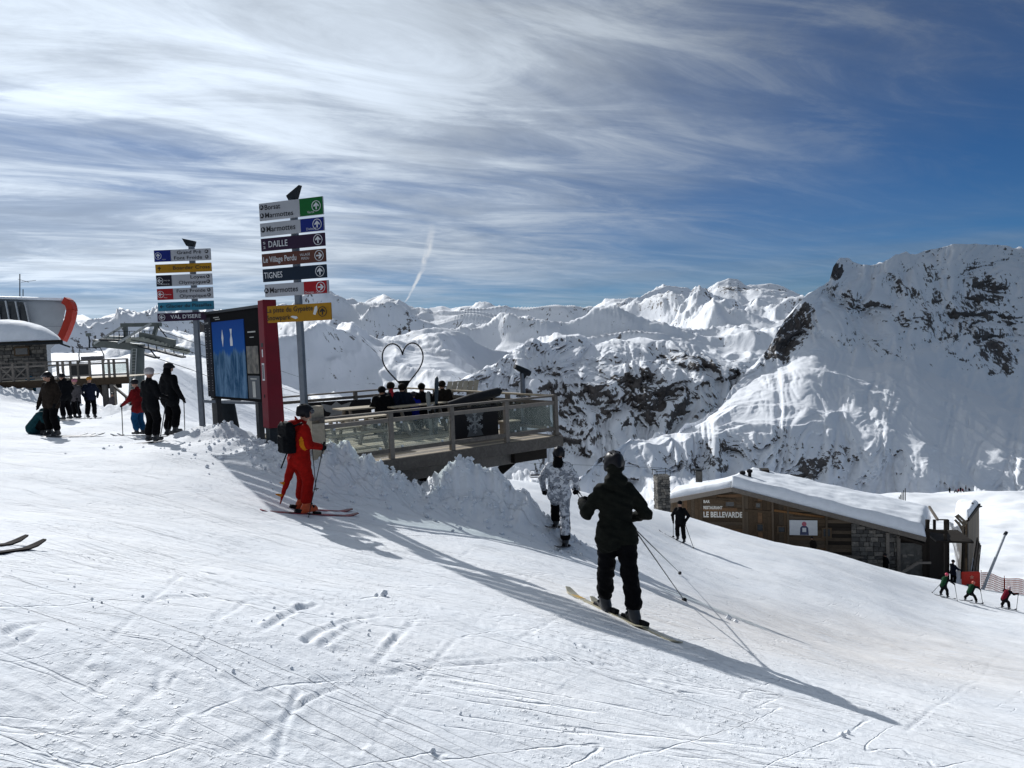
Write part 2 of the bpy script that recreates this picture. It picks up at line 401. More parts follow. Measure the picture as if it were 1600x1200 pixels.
fr_back = [(x, y + 20, d + 2500) for x, y, d in fr_top]
def rock_far(px, py):
    r = np.full(px.shape, 0.50)
    def mx(b, v):
        nonlocal r; r = np.maximum(r, b * v)
    mx(blob(px, py, 530, 520, 35, 28, 30, 0.5), 0.72)
    mx(blob(px, py, 620, 505, 40, 22, 20, 0.5), 0.55)
    mx(blob(px, py, 750, 492, 50, 10, 0, 0.5), 0.6)
    mx(blob(px, py, 950, 478, 60, 14, 0, 0.5), 0.6)
    mx(blob(px, py, 1130, 450, 60, 18, 0, 0.5), 0.72)
    mx(blob(px, py, 1215, 458, 35, 8, 5, 0.5), 0.7)
    mx(blob(px, py, 160, 515, 60, 18, 0, 0.5), 0.7)
    mx(blob(px, py, 560, 560, 60, 20, 20, 0.5), 0.5)
    return r
layered('far_range', -500, 1700, 1150, [fr_base, fr_near, fr_vale, fr_low, fr_mid, fr_top, fr_back],
        [16, 70, 90, 90, 100, 8], [4, 22, 80, 185, 280, 95, 200], [300, 500, 900, 1200, 1500, 2200, 2200], rock_far, 5, msize=0.06, gain=.48)
# ------------------------------------------------------------------ the ski slope near the camera
CTRL = [(0, 0, 0), (0, -8, 0.6), (-9, -4, 2.0), (9, -4, -1.6), (-9, 3, 1.3), (8, 3, -2.2), (-3, 2, 0.35), (3, 2, -0.85), (40, 5, -9.0), (-30, 5, 3.0), (40, -20, -6), (-30, -20, 4)]
for q in [(35, 868, 6.4), (475, 797, 12.7), (965, 962, 8.7), (875, 855, 15.2), (1065, 847, 33), (1475, 935, 38.5), (1572, 951, 38), (1300, 1000, 20), (1600, 1080, 14), (1600, 1200, 5.6), (800, 1200, 3.9), (0, 1200, 3.1), (300, 980, 4.9),
          (275, 676, 19.8), (238, 689, 17.8), (85, 681, 21), (140, 654, 33), (50, 619, 48), (205, 660, 27), (313, 673, 19.5), (0, 745, 12), (0, 640, 36),
          (900, 768, 38), (1030, 801, 45), (1075, 816, 46), (1118, 832, 46), (1160, 844, 46), (1200, 852, 46), (1300, 868, 46), (1396, 893, 46), (1470, 906, 46), (1540, 920, 46), (1640, 935, 46),
          (820, 752, 32), (690, 752, 24), (600, 750, 21), (430, 705, 17), (350, 690, 22), (340, 665, 32), (430, 700, 34), (560, 740, 34),
          (900, 900, 70), (1100, 900, 62), (1300, 945, 62), (1500, 935, 62), (1700, 950, 62), (1100, 900, 90), (700, 880, 70), (400, 760, 70), (200, 680, 70), (0, 650, 75), (-300, 640, 75),
          (1350, 885, 110), (1500, 878, 110), (1700, 870, 110), (1350, 800, 180), (1500, 795, 180), (1700, 790, 180), (1290, 778, 215), (1400, 769, 212), (1500, 767, 212), (1600, 768, 215), (1750, 768, 215),
          (1400, 800, 260), (1600, 800, 260), (1000, 900, 215), (500, 900, 200), (100, 800, 200), (1000, 940, 260), (500, 940, 260), (100, 800, 260)]:
    p = at(*q); CTRL.append((p.x, p.y, p.z))
CTRL = np.array(CTRL)
def _w(P):      # compress distance so that near points stay local
    r = np.hypot(P[:, 0], P[:, 1]); s = np.log1p(r / 6.0) / np.maximum(r, 1e-6)
    return P[:, :2] * s[:, None]
def _phi(d2): return 0.5 * d2 * np.log(d2 + 1e-9)
_C = _w(CTRL); _n = len(_C)
_K = _phi(((_C[:, None] - _C[None]) ** 2).sum(-1)) + np.eye(_n) * 0.0015
_A = np.zeros((_n + 3, _n + 3)); _A[:_n, :_n] = _K; _A[:_n, _n] = 1; _A[:_n, _n + 1:] = _C; _A[_n, :_n] = 1; _A[_n + 1:, :_n] = _C.T
_W = np.linalg.solve(_A, np.concatenate([CTRL[:, 2], [0, 0, 0]]))
def base_z(x, y):
    x = np.atleast_1d(np.asarray(x, float)); y = np.atleast_1d(np.asarray(y, float)); sh = x.shape
    P = _w(np.stack([x.ravel(), y.ravel()], 1)); out = np.empty(len(P))
    for i in range(0, len(P), 40000):
        q = P[i:i + 40000]; d2 = ((q[:, None] - _C[None]) ** 2).sum(-1)
        out[i:i + 40000] = _phi(d2) @ _W[:_n] + _W[_n] + q @ _W[_n + 1:]
    return out.reshape(sh)

# snow banks ploughed up round the terrace: (px, py of foot, depth, height, radius x, radius y)
BANKS = [(500, 765, 15.7, 0.66, 0.9, 0.7), (540, 772, 15.4, 0.82, 0.8, 0.6), (580, 785, 15.3, 0.7, 0.8, 0.6), (620, 795, 15.5, 0.51, 0.8, 0.65), (665, 800, 15.6, 0.33, 0.75, 0.7), (700, 810, 15.6, 0.61, 0.6, 0.6), (738, 822, 15.8, 1.16, 0.8, 0.6), (775, 830, 15.7, 1.02, 0.6, 0.6), (815, 842, 15.6, 0.74, 0.6, 0.6), (862, 850, 15.8, 0.37, 0.6, 0.55), (900, 862, 15.6, 0.2, 0.6, 0.5), (352, 690, 17.8, 0.34, 0.75, 0.6), (395, 715, 16.4, 0.26, 0.8, 0.6), (440, 735, 15.6, 0.37, 0.7, 0.6), (470, 745, 15.8, 0.49, 0.7, 0.6), (560, 760, 17.2, 0.48, 2.0, 1.0), (330, 690, 19.5, 0.24, 0.7, 0.7), (150, 655, 37, 0.56, 1.3, 1.3), (30, 640, 44, 0.56, 3.0, 1.6), (190, 652, 36, 0.6, 1.2, 1.2), (225, 660, 33, 0.4, 1.0, 1.0)]
_B = []
for px, py, d, h, rx, ry in BANKS:
    p = at(px, py, d); _B.append((p.x, p.y, h, rx, ry))
TRACKS = []
rt = random.Random(7)
def track(pts, w=0.05, dep=0.03, ridge=0.02):
    P = [at(*q) for q in pts]; TRACKS.append(([(p.x, p.y) for p in P], w, dep, ridge))
def gpix(px, py):
    """ground point under a photo pixel"""
    o = np.array([0, 0, EYE]); v = np.array(at(px, py, 1.0)) - o
    t = 1.5
    for _ in range(400):
        p = o + v * t; gz = float(base_z(p[0], p[1])[0])
        if p[2] <= gz: break
        t *= 1.01 + 0.0
    return o + v * t
def tp(pts, w=0.05, dep=0.03, ridge=0.02):
    TRACKS.append(([tuple(gpix(*q)[:2]) for q in pts], w, dep, ridge))
tp([(90, 862), (150, 875), (240, 892), (320, 898), (400, 905)], .05, .035, .03)
tp([(100, 868), (200, 888), (330, 901), (430, 908)], .04, .02, .02)
tp([(225, 945), (270, 936), (340, 930), (430, 928), (460, 930)], .05, .05, .03)
tp([(360, 945), (330, 975), (390, 940), (450, 935)], .08, .02, .03)
tp([(400, 998), (430, 975), (470, 953), (500, 945)], .09, .05, .06)
tp([(468, 1014), (500, 990), (550, 972), (600, 962)], .06, .05, .04)
tp([(500, 1016), (540, 990), (580, 972)], .07, .03, .05)
tp([(300, 1200), (380, 1165), (440, 1130), (500, 1090), (540, 1075)], .03, .03, .015)
tp([(330, 1200), (400, 1160), (460, 1122)], .03, .02, .015)
tp([(430, 1200), (440, 1150), (470, 1080)], .04, .025, .02)
tp([(585, 1045), (610, 1010), (650, 970)], .06, .03, .04)
tp([(560, 1060), (600, 1055), (680, 1042), (800, 1035), (900, 1038), (1000, 1046)], .05, .035, .03)
tp([(600, 1052), (700, 1030), (800, 1024)], .04, .025, .02)
tp([(0, 1000), (40, 982), (70, 975)], .07, .05, .03)
tp([(0, 1020), (30, 1010), (60, 992)], .04, .05, .02)
tp([(135, 1095), (160, 1070), (182, 1050)], .07, .03, .02)
tp([(330, 1050), (352, 1075), (370, 1100)], .09, .04, .03)
tp([(245, 1090), (250, 1050)], .04, .03, .02)
tp([(240, 1168), (280, 1130), (300, 1115)], .06, .02, .03)
tp([(880, 1040), (960, 1075), (1050, 1125), (1100, 1160)], .05, .02, .02)
tp([(820, 985), (900, 1010), (1000, 1060), (1090, 1100)], .12, .02, .05)
tp([(1120, 1015), (1150, 1030), (1185, 1050)], .03, .03, .02)
tp([(1040, 1000), (1180, 1055), (1300, 1090), (1420, 1120), (1600, 1180)], .08, .02, .05)
tp([(1240, 1090), (1330, 1110), (1420, 1130), (1500, 1150)], .10, .02, .06)
tp([(1270, 980), (1340, 1000), (1400, 1018), (1560, 1060)], .10, .03, .03)
tp([(1230, 970), (1400, 1010), (1600, 1065)], .05, .03, .02)
tp([(960, 930), (1100, 960), (1300, 1005), (1600, 1080)], .06, .03, .03)
tp([(900, 880), (1000, 900), (1200, 940), (1600, 1040)], .08, .03, .03)
tp([(1000, 860), (1300, 930), (1600, 1010)], .08, .03, .03)
tp([(1100, 850), (1350, 905), (1600, 975)], .10, .03, .03)
# long faint traverses running with the fall line and many short scratches
for i in range(330):
    px = rt.uniform(-60, 1640)
    if px < 700: py = rt.uniform(705, 1190); sl = rt.gauss(0.04, .07)
    else: py = max(rt.uniform(800, 1190), 810 + (px - 1000) * 0.2); sl = rt.gauss(0.30, .07)
    if rt.random() < 0.12: sl = rt.choice([-1, 1]) * rt.uniform(.4, 1.4)
    L = rt.uniform(18, 150) * (0.4 + (py - 640) / 400); b = rt.uniform(-.06, .06)
    k = rt.uniform(.3, 1)
    n = 6; pts = []
    for j in range(n):
        u = j / (n - 1) - .5
        pts.append((px + u * L, py + u * L * sl + b * L * (u * u - .1)))
    if max(q[1] for q in pts) > 1260 or min(q[1] for q in pts) < 690: continue
    tp(pts, rt.uniform(.02, .05), .022 * k, .014 * k)

def ground_z(x, y, detail=True):
    x = np.atleast_1d(np.asarray(x, float)); y = np.atleast_1d(np.asarray(y, float))
    z = base_z(x, y)
    r = np.hypot(x, y)
    bank = np.zeros_like(z)
    for bx, by, h, rx, ry in _B:
        q = ((x - bx) / rx) ** 2 + ((y - by) / ry) ** 2
        bank = np.maximum(bank, h * 1.1 * np.exp(-.72 * q ** .95))
    lump = ridged(x * 1.5, y * 1.5, 5, .55, seed=77) - 1.0
    chunk = fbm(x * 5.0, y * 5.0, 4, .6, seed=78)
    bank = np.maximum(bank - .05, 0)
    z = z + bank + np.minimum(bank, .6) * (lump * .26 + chunk * .13)
    z = z + fbm(x * .16, y * .16, 3, seed=3) * .045 * np.clip(r / 8, .3, 2.5) * sstep(1, 5, r)
    z = z + fbm(x * .03, y * .03, 4, seed=4) * sstep(60, 140, r) * 1.6
    if detail:
        pid = sstep(-.1, .5, fbm(x * .35, y * .35, 3, seed=9))
        fade = 1 - sstep(25, 60, r)
        z = z + (fbm(x * 1.1, y * 1.1, 4, .5, seed=12) * .011 + fbm(x * 7, y * 7, 3, .6, seed=13) * .004 * pid + np.maximum(0, fbm(x * 11, y * 11, 2, .6, seed=14) - .45) * .016 * pid) * fade
        # wind and edge scoring drawn out along the slope
        ca, sa = .92, -.39
        u = x * ca + y * sa; v = -x * sa + y * ca
        z = z + fbm(u * .8, v * 7.5, 3, .55, seed=15) * .008 * fade
    return z, bank
GROUND_CUT = None
def build_ground():
    na, nr = 900, 760
    th = np.linspace(R(-64), R(58), na)
    r = 1.1 * np.exp(np.linspace(0, math.log(262 / 1.1), nr))
    r = r[:, None]; X = r * np.sin(th); Y = r * np.cos(th)
    Z, bank = ground_z(X, Y)
    # ski tracks: groove with thrown-up rims
    for pts, w_, dep, rid in TRACKS:
        P = np.array(pts); d = np.full(X.shape, 9.0)
        lo_, hi = P.min(0) - .6, P.max(0) + .6
        m_ = (X > lo_[0]) & (X < hi[0]) & (Y > lo_[1]) & (Y < hi[1])
        if not m_.any(): continue
        xs, ys = X[m_], Y[m_]; dd = np.full(xs.shape, 9.0); side = np.zeros(xs.shape); tt = np.zeros(xs.shape)
        n = len(P) - 1
        for i in range(n):
            a, b_ = P[i], P[i + 1]; ab = b_ - a; L2 = ab @ ab + 1e-9
            t = np.clip(((xs - a[0]) * ab[0] + (ys - a[1]) * ab[1]) / L2, 0, 1)
            ex, ey = xs - a[0] - t * ab[0], ys - a[1] - t * ab[1]; q = np.hypot(ex, ey)
            c = q < dd; dd[c] = q[c]; side[c] = np.sign(ab[0] * ey - ab[1] * ex)[c]; tt[c] = ((i + t) / n)[c]
        e = sstep(0, .12, tt) * (1 - sstep(.88, 1, tt))
        ww = np.maximum(min(w_ * .45, .024), .0017 * np.hypot(xs, ys))
        rough = .55 + .9 * np.clip(perlin(xs * 9, ys * 9, 5) + .6 * perlin(xs * 23, ys * 23, 6), -.6, .7)
        Z[m_] += .40 * e * np.clip(.75 + .7 * perlin(xs * 2.3, ys * 2.3, 8), .1, 1.2) * (-dep * np.exp(-(dd / ww) ** 2) + rid * rough * np.exp(-((dd - 2.0 * ww) / (ww * .9)) ** 2) * np.where(side > 0, 1, .35))
    P = np.stack([X, Y, Z], -1)
    worn = sstep(.1, .6, fbm(X * .05 + 3, Y * .09, 4, seed=41))
    px, py, d = proj(P)
    dirt = blob(px, py, 1290, 1000, 420, 42, 9, .7)
    me = grid_mesh('snow_slope', P, {'dirt': dirt, 'bank': np.clip(bank, 0, 1), 'worn': worn})
    return link('snow_slope', me, M_SNOW, kind='structure')
def snow_material():
    m, N, b = new_mat('groomed_snow')
    tc = N.n('ShaderNodeTexCoord'); P = tc.outputs['Object']
    di = N.n('ShaderNodeAttribute'); di.attribute_name = 'dirt'
    ba = N.n('ShaderNodeAttribute'); ba.attribute_name = 'bank'
    n0 = N.noise(P, .35, 5, .6); n1 = N.noise(P, 3.0, 6, .65)
    x, y, z = N.sep(P)[0:3]
    u = N.m('ADD', N.m('MULTIPLY', x, .92), N.m('MULTIPLY', y, -.39)); v_ = N.m('ADD', N.m('MULTIPLY', x, .39), N.m('MULTIPLY', y, .92))
    st = N.noise(N.comb(N.m('MULTIPLY', u, 1.2), N.m('MULTIPLY', v_, 16), 0.0), 1.0, 5, .65, .3)
    base = N.mix(N.mr(n0, .3, .7), (.80, .83, .87, 1), (.88, .895, .915, 1))
    base = N.mix(N.m('MULTIPLY', N.mr(n1, .5, .75), .35), base, (.74, .80, .86, 1))
    dm = N.m('MULTIPLY', di.outputs['Fac'], N.m('MULTIPLY', N.mr(st, .25, .65), .45))
    base = N.mix(dm, base, (.62, .52, .42, 1))
    N.l(base, b.inputs['Base Color'])
    b.inputs['Roughness'].default_value = .8; b.inputs['Specular IOR Level'].default_value = .08
    fine = N.noise(P, 38.0, 5, .7); mid = N.noise(P, 9.0, 6, .66)
    crumb = N.mr(N.noise(P, 22.0, 3, .6), .56, .72)
    patch = N.mr(N.noise(P, .8, 3, .5), .42, .62)
    h = N.m('ADD', N.m('MULTIPLY', fine, .004), N.m('MULTIPLY', mid, .012))
    h = N.m('ADD', h, N.m('MULTIPLY', N.m('MULTIPLY', crumb, patch), .010))
    h = N.m('ADD', h, N.m('MULTIPLY', st, .010))
    def scratch(ang, su, sv, off, wdt, dep):
        c, s_ = math.cos(R(ang)), math.sin(R(ang))
        uu = N.m('ADD', N.m('MULTIPLY', x, c), N.m('MULTIPLY', y, s_)); vv = N.m('ADD', N.m('MULTIPLY', x, -s_), N.m('MULTIPLY', y, c))
        nn = N.noise(N.comb(N.m('ADD', N.m('MULTIPLY', uu, su), off), N.m('MULTIPLY', vv, sv), off), 1.0, 2, .5)
        ln_ = N.mr(N.m('ABSOLUTE', N.m('SUBTRACT', nn, .5)), wdt, 0.0)
        gate = N.mr(N.noise(N.comb(N.m('MULTIPLY', uu, .35), N.m('MULTIPLY', vv, .9), off + 7), 1.0, 3, .6), .44, .60)
        return N.m('MULTIPLY', N.m('MULTIPLY', ln_, gate), -dep)
    for a_ in ((-22, .12, 2.6, 1.0, .010, .013), (-30, .15, 4.5, 5.0, .010, .010), (8, .13, 2.2, 9.0, .009, .011), (-10, .2, 6.0, 13.0, .012, .008), (48, .18, 1.6, 17.0, .007, .010)):
        h = N.m('ADD', h, scratch(*a_))
    bp = N.n('ShaderNodeBump'); bp.inputs['Strength'].default_value = 1.0; bp.inputs['Distance'].default_value = 1.0
    N.l(h, bp.inputs['Height']); N.l(bp.outputs[0], b.inputs['Normal'])
    return m
M_SNOW = snow_material()
build_ground()
def gz(x, y):
    return float(ground_z(np.array([x]), np.array([y]), True)[0][0])
def gat(px, d, dz=0.0):
    """point on the ground: at photo column px (measured near the feet) and depth d"""
    py = 700.0
    for _ in range(30):
        p = at(px, py, d); q = Vector((p.x, p.y, gz(p.x, p.y)))
        _, ny, _ = proj(np.array([[q.x, q.y, q.z]])); py = .3 * py + .7 * float(ny[0])
    return Vector((q.x, q.y, q.z + dz))
# ------------------------------------------------------------------ object helpers
def tag(o, label, cat, group=None, kind=None):
    o['label'] = label; o['category'] = cat
    if group: o['group'] = group
    if kind: o['kind'] = kind
    return o
def thing(name, label, cat, loc=(0, 0, 0), rz=0.0, group=None):
    o = bpy.data.objects.new(name, None); sc.collection.objects.link(o)
    o.empty_display_size = 0.2
    o.location = loc; o.rotation_euler = (0, 0, rz)
    return tag(o, label, cat, group)
class MB:
    def __init__(s): s.v = []; s.f = []
    def add(s, vs, fs):
        k = len(s.v); s.v += [tuple(v) for v in vs]; s.f += [tuple(i + k for i in f) for f in fs]; return s
    def box(s, c, d, M=None):
        x, y, z = d[0] / 2, d[1] / 2, d[2] / 2
        vs = [Vector(p) for p in ((-x, -y, -z), (x, -y, -z), (x, y, -z), (-x, y, -z), (-x, -y, z), (x, -y, z), (x, y, z), (-x, y, z))]
        if M is not None: vs = [M @ v for v in vs]
        return s.add([v + Vector(c) for v in vs], [(0, 3, 2, 1), (4, 5, 6, 7), (0, 1, 5, 4), (1, 2, 6, 5), (2, 3, 7, 6), (3, 0, 4, 7)])
    def bar(s, a, b, w, h, up=(0, 0, 1)):
        a = Vector(a); b = Vector(b); d = b - a; L = d.length; d.normalize()
        up = Vector(up)
        if abs(d.dot(up)) > .98: up = Vector((0, 1, 0))
        x = d.cross(up).normalized(); z = x.cross(d)
        M = Matrix((x, d, z)).transposed()
        return s.box((a + b) / 2, (w, L, h), M)
    def tube(s, pts, r, seg=8, caps=True):
        pts = [Vector(p) for p in pts]; n = len(pts)
        rr = r if isinstance(r, (list, tuple)) else [r] * n
        vs = []; prev = None
        for i, p in enumerate(pts):
            d = (pts[min(i + 1, n - 1)] - pts[max(i - 1, 0)]).normalized()
            if prev is None:
                u = d.orthogonal().normalized()
            else:
                u = (prev - d * prev.dot(d)).normalized()
            prev = u; w_ = d.cross(u)
            for k in range(seg):
                a = 2 * math.pi * k / seg
                vs.append(p + (u * math.cos(a) + w_ * math.sin(a)) * rr[i])
        fs = []
        for i in range(n - 1):
            for k in range(seg):
                k2 = (k + 1) % seg
                fs.append((i * seg + k, i * seg + k2, (i + 1) * seg + k2, (i + 1) * seg + k))
        if caps:
            fs.append(tuple(range(seg - 1, -1, -1))); fs.append(tuple((n - 1) * seg + k for k in range(seg)))
        return s.add(vs, fs)
    def prism(s, poly, y0, y1, M=None):
        """poly in x,z extruded along y"""
        n = len(poly)
        vs = [Vector((p[0], y0, p[1])) for p in poly] + [Vector((p[0], y1, p[1])) for p in poly]
        if M is not None: vs = [M @ v for v in vs]
        fs = [tuple(range(n)), tuple(range(2 * n - 1, n - 1, -1))] + [(i, i + n, (i + 1) % n + n, (i + 1) % n) for i in range(n)]
        return s.add(vs, fs)
    def hexa(s, v8):
        return s.add(v8, [(0, 3, 2, 1), (4, 5, 6, 7), (0, 1, 5, 4), (1, 2, 6, 5), (2, 3, 7, 6), (3, 0, 4, 7)])
    def build(s, name, mat, parent=None, loc=None, smooth=False, bevel=0.0, kind=None):
        me = bpy.data.meshes.new(name); me.from_pydata(s.v, [], s.f)
        bm = bmesh.new(); bm.from_mesh(me)
        bmesh.ops.recalc_face_normals(bm, faces=bm.faces)
        if bevel:
            bmesh.ops.bevel(bm, geom=[e for e in bm.edges if e.is_manifold and e.calc_face_angle(0) > .6], offset=bevel, segments=1, affect='EDGES')
        bm.to_mesh(me); bm.free()
        if smooth:
            me.polygons.foreach_set('use_smooth', [True] * len(me.polygons))
            try: me.set_sharp_from_angle(angle=R(40))
            except Exception: pass
        o = link(name, me, mat, parent, kind)
        if loc is not None: o.location = loc
        return o
def text_obj(name, body, h, mat, parent, loc, rot=(math.pi / 2, 0, 0), width=None, bold=.010, align='LEFT', depth=.002, italic=0.0):
    cu = bpy.data.curves.new(name, 'FONT'); cu.body = body; cu.size = 1.0; cu.offset = bold; cu.align_x = align; cu.extrude = 0.0; cu.shear = italic
    cu.space_character = 1.03; cu.resolution_u = 3
    t = bpy.data.objects.new(name, cu); sc.collection.objects.link(t)
    dg = bpy.context.evaluated_depsgraph_get(); me = bpy.data.meshes.new_from_object(t.evaluated_get(dg))
    bpy.data.objects.remove(t); bpy.data.curves.remove(cu)
    co = np.empty(len(me.vertices) * 3); me.vertices.foreach_get('co', co); co = co.reshape(-1, 3)
    # cap height of the built-in font is about 0.73
    sz = h / 0.73; sx = sz
    if width and len(co): sx = width / (co[:, 0].max() - co[:, 0].min())
    co[:, 0] *= sx; co[:, 1] *= sz
    me.vertices.foreach_set('co', co.reshape(-1)); me.update()
    o = link(name, me, mat, parent); o.location = loc; o.rotation_euler = rot
    return o
def ring(mb, cx, cz, r0, r1, y0, y1, seg=28):
    for k in range(seg):
        a, b = 2 * math.pi * k / seg, 2 * math.pi * (k + 1) / seg
        mb.prism([(cx + r0 * math.cos(a), cz + r0 * math.sin(a)), (cx + r1 * math.cos(a), cz + r1 * math.sin(a)), (cx + r1 * math.cos(b), cz + r1 * math.sin(b)), (cx + r0 * math.cos(b), cz + r0 * math.sin(b))], y0, y1)
    return mb
def arrow(mb, cx, cz, s_, ang, y0, y1, w=.16):
    """arrow with open head, pointing at ang (0 right, 90 up)"""
    c, n = math.cos(R(ang)), math.sin(R(ang))
    def T(p): return (cx + s_ * (p[0] * c - p[1] * n), cz + s_ * (p[0] * n + p[1] * c))
    mb.prism([T(p) for p in ((-.8, -w), (.35, -w), (.35, w), (-.8, w))], y0, y1)
    mb.prism([T(p) for p in ((.85, 0), (.15, .72), (-.12, .72), (-.12, .50), (.35, 0.0))], y0, y1)
    mb.prism([T(p) for p in ((.85, 0), (.35, 0.0), (-.12, -.50), (-.12, -.72), (.15, -.72))], y0, y1)
    return mb
def rz_from(pa, pb):
    """heading (rotation about z of local +y) of the ground line between two photo pixels"""
    a = gpix(*pa); b = gpix(*pb); return math.atan2(-(b[0] - a[0]), b[1] - a[1])

# common materials
M_STEEL = pmat('galvanised_steel', (.16, .18, .21), .5, .5, .12, 8)
M_DSTEEL = pmat('dark_steel', (.02, .025, .03), .6, .1, .2, 8, spec=.15)
M_BLACK = pmat('black_plastic', (.008, .008, .010), .6, 0, .2, 20, spec=.12)
M_WHITE = pmat('white_plastic', (.62, .64, .66), .5, 0, .06, 5)
M_SGREY = pmat('sign_white', (.38, .39, .42), .5, 0, .05, 3)
M_SBLACK = pmat('sign_black_ink', (.012, .012, .016), .6)
M_SNOWCAP = pmat('snow_cap', (.84, .87, .91), .8, 0, .04, 2, bump=.03, bscale=5, spec=.1)
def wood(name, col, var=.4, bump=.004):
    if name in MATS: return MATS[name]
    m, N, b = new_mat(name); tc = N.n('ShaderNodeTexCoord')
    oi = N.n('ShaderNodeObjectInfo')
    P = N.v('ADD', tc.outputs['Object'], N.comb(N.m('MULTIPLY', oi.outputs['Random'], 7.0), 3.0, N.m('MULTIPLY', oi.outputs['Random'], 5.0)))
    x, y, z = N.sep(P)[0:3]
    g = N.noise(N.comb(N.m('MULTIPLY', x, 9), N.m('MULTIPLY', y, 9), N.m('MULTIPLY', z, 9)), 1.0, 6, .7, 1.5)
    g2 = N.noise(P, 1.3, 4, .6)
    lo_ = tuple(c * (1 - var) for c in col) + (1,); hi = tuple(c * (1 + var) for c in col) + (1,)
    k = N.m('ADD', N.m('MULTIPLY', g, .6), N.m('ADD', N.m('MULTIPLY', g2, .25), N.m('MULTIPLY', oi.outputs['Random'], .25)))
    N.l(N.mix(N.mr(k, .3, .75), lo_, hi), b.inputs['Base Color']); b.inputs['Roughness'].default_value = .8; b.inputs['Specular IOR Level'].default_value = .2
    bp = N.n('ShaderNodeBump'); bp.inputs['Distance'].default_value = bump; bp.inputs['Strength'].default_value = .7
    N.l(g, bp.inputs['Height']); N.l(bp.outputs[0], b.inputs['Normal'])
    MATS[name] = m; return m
M_WOOD = wood('weathered_grey_timber', (.17, .15, .13))
M_WOODB = wood('brown_timber', (.085, .058, .036))
M_WOODL = wood('pale_planed_timber', (.42, .36, .27), .25)
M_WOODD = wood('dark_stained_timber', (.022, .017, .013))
# ------------------------------------------------------------------ direction signs
def scol(name, c): return pmat('board_' + name, c, .6, 0, .08, 3, spec=.2)
SC = {'blue': scol('blue', (.006, .018, .16)), 'amber': scol('amber', (.36, .18, .01)), 'black': scol('black', (.01, .01, .02)), 'red': scol('red', (.30, .01, .015)),
      'teal': scol('teal', (.03, .17, .26)), 'plum': scol('plum', (.028, .012, .035)), 'green': scol('green', (.006, .11, .025)), 'brown': scol('brown', (.10, .04, .03)), 'navy': scol('navy', (.008, .018, .035)), 'white': M_SGREY}
M_SGLOW = pmat('sign_white_ink', (.60, .61, .63), .5)
def chair_icon(mb, x, z, r, y):
    seg = 16
    mb.prism([(x + r * math.cos(2 * math.pi * k / seg), z + r * math.sin(2 * math.pi * k / seg)) for k in range(seg)], y - .002, y)
def board(root, x0, x1, z, h, ground, texts, field=None, icons=None, ring_=None, small=None, extra=None, label=None):
    """one pointing board: x0..x1 across, texts [(string, x, z, height, width, ink)]"""
    b = MB().box(((x0 + x1) / 2, 0, 0), (x1 - x0, .035, h)).build('sign_board', SC[ground], root, (0, -.085, z), bevel=.006)
    if label: b['label'] = label
    if field:
        fx0, fx1, col = field
        MB().box(((fx0 + fx1) / 2, -.0195, 0), (fx1 - fx0, .003, h - .008)).build('colour_field', SC[col], b)
    for (t, x, zz, hh, ww, ink) in texts:
        text_obj('lettering', t, hh, M_SBLACK if ink == 'k' else M_SGLOW, b, (x, -.0235, zz), width=ww)
    if icons:
        m_ = MB(); m2 = MB()
        for (x, zz, r) in icons:
            chair_icon(m_, x, zz, r, -.0205)
            m2.prism([(x - r * .25, zz + r * .75), (x + r * .1, zz + r * .75), (x + r * .15, zz + r * .1), (x + r * .6, zz - .1 * r), (x + r * .5, zz - r * .35), (x - r * .1, zz - r * .15), (x - r * .45, zz - r * .5), (x - r * .6, zz - r * .2)], -.0255, -.0232)
        m_.build('lift_symbol', M_SBLACK, b); m2.build('chair_glyph', M_SGREY, b)
    if ring_:
        x, r, ang, ink, withring = ring_
        m_ = MB()
        if withring: ring(m_, x, 0, r * .88, r, -.027, -.0205)
        arrow(m_, x, 0, r * .80, ang, -.027, -.0205)
        m_.build('arrow', M_SBLACK if ink == 'k' else M_SGLOW, b)
    if small:
        for (t, x, zz, hh) in small: text_obj('small_lettering', t, hh, M_SGLOW, b, (x, -.0245, zz), bold=.0)
    if extra: extra(b)
    return b
# left post -------------------------------------------------------------
dL = 19.5; kL = dL / FPX
baseL = at(317, 674, dL); baseL.z = gz(baseL.x, baseL.y)
LP = thing('direction_sign', 'shorter grey signpost with six boards pointing mostly left, ending with VAL D\'ISERE', 'signpost', baseL, 0.0, 'ski run signposts')
topz = at(297, 386, dL).z - baseL.z
MB().bar((0, 0, -.4), (0, 0, topz), .13, .10).build('pole', M_STEEL, LP, bevel=.01)
MB().prism([(-.18, .16), (.14, .08), (.10, -.05), (-.08, -.03)], -.05, .06).build('pole_cap', M_DSTEEL, LP, (-.03, 0, topz + .02))
def lz(py): return at(283, py, dL).z - baseL.z
xo = (at(288, 440, dL).x - at(303, 440, dL).x) + .05      # boards sit left of the pole
def LX(f): return xo - .70 + 1.40 * f
board(LP, LX(-.01), LX(1), lz(401.5), .29, 'white', [('Grand Pré', LX(.40), .028, .085, .60, 'k'), ('Font Froide', LX(.34), -.105, .085, .70, 'k')], (LX(0), LX(.29), 'blue'),
      [(LX(.93), .07, .045), (LX(.93), -.065, .045)], (LX(.065), .085, 90, 'w', True), [('Loyes', LX(.13), -.10, .03)], label='white and blue board reading Grand Pré, Font Froide')
board(LP, LX(0), LX(1), lz(421), .215, 'amber', [('Boarder Cross', LX(.31), -.035, .09, .92, 'k')], None, None, (LX(.07), .07, 90, 'k', False), label='amber board reading Boarder Cross')
